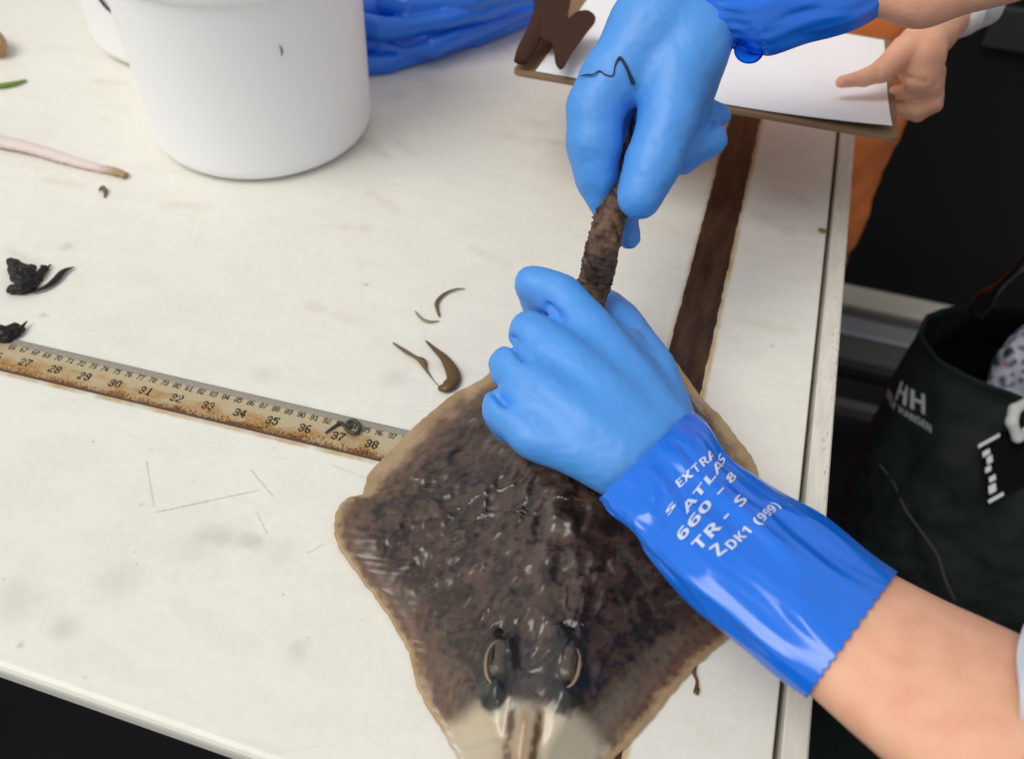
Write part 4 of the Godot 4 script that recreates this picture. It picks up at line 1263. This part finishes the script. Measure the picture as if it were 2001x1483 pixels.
func build_small_things() -> void:
	# steel ruler: x runs in centimetres, 70 cm lies at x = -0.3338
	var len0 := 0.34
	var x_left := -0.385
	var o := Vector3(-0.3338, T, 0.0975)
	var rx := Vector3(cos(0.035), 0, -sin(0.035))
	var rz := Vector3(sin(0.035), 0, cos(0.035))
	var ppm := 6000.0
	var w := int(len0 * ppm)
	var h := 188
	var im := Image.create(w, h, false, Image.FORMAT_RGB8)
	var n1 := fast(0.006, 4, 91)
	var n2 := fast(0.06, 3, 92)
	for y in h:
		for x in w:
			var v := y / float(h)
			var a := n1.get_noise_2d(x, y * 2.0)
			var b := n2.get_noise_2d(x, y)
			var c := Color(0.62, 0.595, 0.54) if v < 0.2 else Color(0.75, 0.69, 0.56)
			c = c * (1.0 + 0.06 * b)
			var rust := clampf((v - 0.52) * 2.2 + 0.9 * a + 0.5 * b, 0.0, 1.0)
			if v > 0.2: c = c.lerp(Color(0.66, 0.45, 0.2), rust * 0.8)
			c = c.lerp(Color(0.30, 0.17, 0.11), clampf((v - 0.95) * 30.0, 0.0, 1.0) if v > 0.955 else clampf((v - 0.82) * 4.0 + 0.8 * b + 0.5 * a + 0.3 * (x / float(w) - 0.4), 0.0, 0.85) if v > 0.6 else 0.0)
			im.set_pixel(x, y, c)
	var ink := Color(0.05, 0.04, 0.035)
	var to_px := func(cm: float) -> int: return int(((cm - 70.0) * 0.01 - 0.3338 - x_left) * ppm)
	for mm in range(615, 1035):
		var x: int = to_px.call(mm / 10.0)
		if x < 1 or x > w - 3: continue
		im.fill_rect(Rect2i(x, 0, 1, 14 if mm % 10 == 0 else (10 if mm % 5 == 0 else 7)), Color(0.25, 0.24, 0.23))
	for cm in range(62, 104):
		var x: int = to_px.call(cm)
		if x < 20 or x > w - 40: continue
		digit(im, int(cm / 10) % 10, x - 16, 36, 4, ink)
		digit(im, cm % 10, x + 2, 36, 4, ink)
	for q in range(24 * 16, 41 * 16):
		var x: int = to_px.call(q / 16.0 * 2.54)
		if x < 1 or x > w - 3: continue
		var tall := 34 if q % 16 == 0 else (24 if q % 8 == 0 else (18 if q % 4 == 0 else 11))
		im.fill_rect(Rect2i(x, h - tall, 2, tall), Color(0.2, 0.13, 0.09))
	for inch in range(25, 41):
		var x: int = to_px.call(inch * 2.54) - 39
		if x < 30 or x > w - 60: continue
		digit(im, inch / 10, x - 27, 94, 6, ink)
		digit(im, inch % 10, x + 3, 94, 6, ink)
	var rm := mat(Color.WHITE, 0.42, 0.5)
	rm.metallic = 0.25
	rm.albedo_texture = ImageTexture.create_from_image(im)
	var rs := block(Vector3(x_left, 0.0002, -0.0157), Vector3(x_left + len0, 0.0016, 0.0157), 0.0003)
	for i in rs[0].size():
		var q: Vector3 = rs[0][i]
		rs[2][i] = Vector2((q.x - x_left) / len0, (q.z + 0.0157) / 0.0314)
		rs[0][i] = o + rx * (q.x + 0.3338) + rz * q.z + Vector3(0, q.y, 0)
	var rul := thing("ruler", "rusty steel ruler with centimetre and inch figures, running under the skate", "ruler", Vector3(-0.2, T, 0.1))
	obj("blade", commit(rs, true, Vector3.ZERO, true), rm, rul)

	# dark weed
	var weed := mat(lin(0.012, 0.010, 0.009), 0.45, 0.4)
	var brown := mat(lin(0.11, 0.06, 0.018), 0.4, 0.5)
	var olive := mat(lin(0.15, 0.10, 0.04), 0.5, 0.4)
	var nn := fast(160.0, 3, 95)
	var c1 := flesh(chain([Vector3(-0.4373, 1.104, 0.0108), 0.0043, Vector3(-0.4172, 1.106, 0.0238), 0.0076, Vector3(-0.4041, 1.104, 0.0304), 0.0042]) + chain([Vector3(-0.4174, 1.103, 0.039), 0.0033, Vector3(-0.408, 1.105, 0.0329), 0.0058, Vector3(-0.4179, 1.104, 0.0112), 0.0038]) + chain([Vector3(-0.4297, 1.106, 0.0143), 0.0051, Vector3(-0.4135, 1.107, 0.0203), 0.0059]) + chain([Vector3(-0.4044, 1.103, 0.0293), 0.0025, Vector3(-0.4068, 1.103, 0.0165), 0.0034, Vector3(-0.4095, 1.103, 0.0064), 0.0021, Vector3(-0.4072, 1.102, 0.0001), 0.0009]), 0.0011, 0.0008)
	ripple(c1, nn, 0.0022)
	join(c1, strand([Vector3(-0.4003, 1.103, 0.0345), 0.0013, Vector3(-0.3939, 1.103, 0.027), 0.0021, Vector3(-0.3917, 1.103, 0.0168), 0.003, Vector3(-0.3923, 1.103, 0.0046), 0.0026, Vector3(-0.3879, 1.102, -0.0044), 0.0004], 8, 8, 0.5))
	c1[2] = PackedVector2Array()
	tag(obj("seaweed_clump", commit(c1), weed), "black seaweed clump with two tails lying above the ruler", "seaweed", "scraps of weed on the table")
	var c2 := flesh(chain([Vector3(-0.3996, 1.104, 0.0948), 0.0063, Vector3(-0.3888, 1.105, 0.0845), 0.0055, Vector3(-0.3833, 1.104, 0.0773), 0.0048, Vector3(-0.3806, 1.103, 0.0735), 0.0032]) + chain([Vector3(-0.3969, 1.105, 0.086), 0.004, Vector3(-0.3832, 1.104, 0.0862), 0.004, Vector3(-0.3787, 1.103, 0.0777), 0.0024]), 0.0011, 0.0008)
	ripple(c2, nn, 0.0022)
	join(c2, strand([Vector3(-0.3792, 1.104, 0.0759), 0.0016, Vector3(-0.3796, 1.104, 0.0706), 0.0012, Vector3(-0.38, 1.104, 0.0652), 0.0004], 8, 6))
	c2[2] = PackedVector2Array()
	tag(obj("seaweed_clump", commit(c2), weed), "black seaweed scrap resting against the ruler at the left edge", "seaweed", "scraps of weed on the table")
	tag(obj("seaweed_strand", commit(strand([Vector3(-0.076, 1.102, -0.0161), 0.0008, Vector3(-0.0658, 1.102, -0.0094), 0.002, Vector3(-0.0554, 1.103, -0.002), 0.0035, Vector3(-0.0461, 1.103, 0.0075), 0.0051, Vector3(-0.041, 1.103, 0.017), 0.0054, Vector3(-0.0436, 1.103, 0.0255), 0.005, Vector3(-0.0493, 1.102, 0.0276), 0.0019], 12, 8, 0.6)), brown), "thick brown hooked seaweed strand lying above the skate's left wing", "seaweed", "scraps of weed on the table")
	tag(obj("seaweed_strand", commit(strand([Vector3(-0.0994, 1.102, -0.0058), 0.0008, Vector3(-0.0879, 1.102, -0.0008), 0.0016, Vector3(-0.077, 1.102, 0.0031), 0.0016, Vector3(-0.0706, 1.102, 0.0056), 0.0031, Vector3(-0.0648, 1.102, 0.0128), 0.0012, Vector3(-0.0563, 1.101, 0.0201), 0.0004, Vector3(-0.0512, 1.101, 0.0239), 0.0004], 10, 8, 0.6)), olive), "thin brown weed strand left of the thick hooked one", "seaweed", "scraps of weed on the table")
	tag(obj("seaweed_strand", commit(strand([Vector3(-0.076, 1.102, -0.0459), 0.0008, Vector3(-0.0836, 1.102, -0.0601), 0.0017, Vector3(-0.0815, 1.102, -0.0727), 0.0013, Vector3(-0.0747, 1.102, -0.0812), 0.0009, Vector3(-0.068, 1.101, -0.0853), 0.0004], 10, 8, 0.6)), olive), "fine curved weed strand nearest the gloved fist, arching up to the right", "seaweed", "scraps of weed on the table")
	tag(obj("seaweed_strand", commit(strand([Vector3(-0.0966, 1.102, -0.0453), 0.0006, Vector3(-0.0894, 1.102, -0.0394), 0.0012, Vector3(-0.0817, 1.102, -0.0376), 0.0012, Vector3(-0.0745, 1.101, -0.0418), 0.0004], 10, 8, 0.6)), mat(lin(0.26, 0.21, 0.1), 0.5)), "pale olive weed shred curled below the arching strand", "seaweed", "scraps of weed on the table")
	tag(obj("seaweed_strand", commit(strand([Vector3(-0.1097, 1.103, 0.0942), 0.0007, Vector3(-0.1057, 1.103, 0.0859), 0.0011, Vector3(-0.1024, 1.103, 0.0818), 0.0011, Vector3(-0.0946, 1.104, 0.0881), 0.0015, Vector3(-0.0884, 1.104, 0.0879), 0.0014, Vector3(-0.089, 1.104, 0.0812), 0.0015, Vector3(-0.0951, 1.104, 0.0782), 0.0015, Vector3(-0.0985, 1.104, 0.0814), 0.0011, Vector3(-0.0944, 1.104, 0.085), 0.0011], 8, 8)), mat(lin(0.05, 0.045, 0.035), 0.45)), "dark curled weed lying on the ruler between its figures", "seaweed", "scraps of weed on the table")
	tag(obj("seaweed_strand", commit(strand([Vector3(0.1697, 1.102, 0.1816), 0.0009, Vector3(0.169, 1.102, 0.1884), 0.0012, Vector3(0.1717, 1.102, 0.1939), 0.0009, Vector3(0.1722, 1.102, 0.2007), 0.0015, Vector3(0.1734, 1.102, 0.1975), 0.0006], 8, 8, 0.6)), brown), "small brown weed shred between the skate and the blue cuff, below the forearm", "seaweed", "scraps of weed on the table")
	tag(obj("seaweed_strand", commit(strand([Vector3(-0.4343, 1.102, -0.1041), 0.0009, Vector3(-0.4326, 1.103, -0.1084), 0.0019, Vector3(-0.4277, 1.102, -0.1047), 0.0019, Vector3(-0.424, 1.101, -0.0973), 0.0005], 8, 6)), mat(lin(0.16, 0.10, 0.06), 0.6)), "tiny brown weed crumb below the tan end of the pale strip", "seaweed", "scraps of weed on the table")
	tag(obj("leaf_scrap", commit(strand([Vector3(-0.6567, 1.103, -0.2232), 0.0027, Vector3(-0.6421, 1.103, -0.233), 0.0038, Vector3(-0.6334, 1.103, -0.2408), 0.0033, Vector3(-0.6281, 1.102, -0.2516), 0.0017], 10, 6, 0.5)), mat(lin(0.13, 0.25, 0.01), 0.5)), "bright green leaf scrap at the left edge of the table", "leaf")
	tag(obj("leaf_scrap", commit(strand([Vector3(0.211, 1.102, -0.2664), 0.0019, Vector3(0.2148, 1.102, -0.2645), 0.0028, Vector3(0.2178, 1.102, -0.2671), 0.0014], 8, 5, 0.6)), mat(lin(0.2, 0.17, 0.03), 0.5)), "tiny yellow-green scrap against the table's right lip", "leaf")
	# pale strip of fish skin with a tan frayed end
	var ps := strand([Vector3(-0.6001, 1.106, -0.1344), 0.007, Vector3(-0.5669, 1.106, -0.1375), 0.007, Vector3(-0.5317, 1.106, -0.1375), 0.0065, Vector3(-0.4957, 1.105, -0.135), 0.0059, Vector3(-0.4635, 1.104, -0.1332), 0.0049, Vector3(-0.4421, 1.103, -0.1341), 0.0049, Vector3(-0.4232, 1.103, -0.1318), 0.0034], 14, 10, 0.7)
	for q in ps[0]:
		var k := smoothstep(-0.462, -0.43, q.x + 0.3 * (q.z + 0.13) + 0.004 * nn.get_noise_3dv(q))
		ps[3].append(Color(0.74, 0.62, 0.60).lerp(Color(0.36, 0.25, 0.12), k))
	var psm := mat(Color.WHITE, 0.45, 0.4)
	psm.vertex_color_use_as_albedo = true
	tag(obj("fish_strip", commit(ripple(ps, nn, 0.0012)), psm), "pale pinkish strip of fish skin with a tan end, left of the bucket", "fish strip")
	tag(obj("tan_handle", commit(strand([Vector3(-0.7486, 1.112, -0.307), 0.0116, Vector3(-0.7174, 1.112, -0.3025), 0.0127, Vector3(-0.6981, 1.112, -0.294), 0.0126, Vector3(-0.6847, 1.11, -0.2828), 0.0068], 16, 6)), mat(lin(0.4, 0.22, 0.1), 0.5)), "rounded tan handle end just entering at the upper left edge", "handle")
	# fibre stuck to the right glove, laid on its skin
	var glove: MeshInstance3D = find_children("glove*", "MeshInstance3D", true, false)[1]
	var gv: Array = glove.mesh.surface_get_arrays(0)
	var fib := []
	var spots := [Vector3(0.0176, 1.3138, -0.0703), Vector3(0.021, 1.3146, -0.0722), Vector3(0.0253, 1.3149, -0.0737), Vector3(0.0284, 1.3165, -0.0764), Vector3(0.0326, 1.3151, -0.076), Vector3(0.037, 1.315, -0.0771), Vector3(0.0368, 1.3192, -0.0817), Vector3(0.0384, 1.3225, -0.086), Vector3(0.0428, 1.3195, -0.0839), Vector3(0.0466, 1.3157, -0.0806), Vector3(0.0505, 1.3116, -0.0771)]
	var thick := [0.0003, 0.0006, 0.0005, 0.0005, 0.0004, 0.0004, 0.0005, 0.0009, 0.001, 0.0011, 0.0014]
	for i in spots.size():
		var best := 1e9
		var at: Vector3 = spots[i]
		var dir: Vector3 = (at - eye).normalized()
		var found := at
		for k in gv[0].size():
			var d: Vector3 = gv[0][k] - eye
			var off := (d - dir * d.dot(dir)).length()
			if off < 0.0022 and d.dot(dir) < best:
				best = d.dot(dir)
				found = eye + dir * best + gv[1][k] * 0.0006
		fib.append_array([found, thick[i]])
	tag(obj("fibre", commit(strand(fib, 6, 6)), mat(lin(0.01, 0.03, 0.045), 0.5)), "dark bent fibre stuck to the back of the upper blue glove", "fibre")
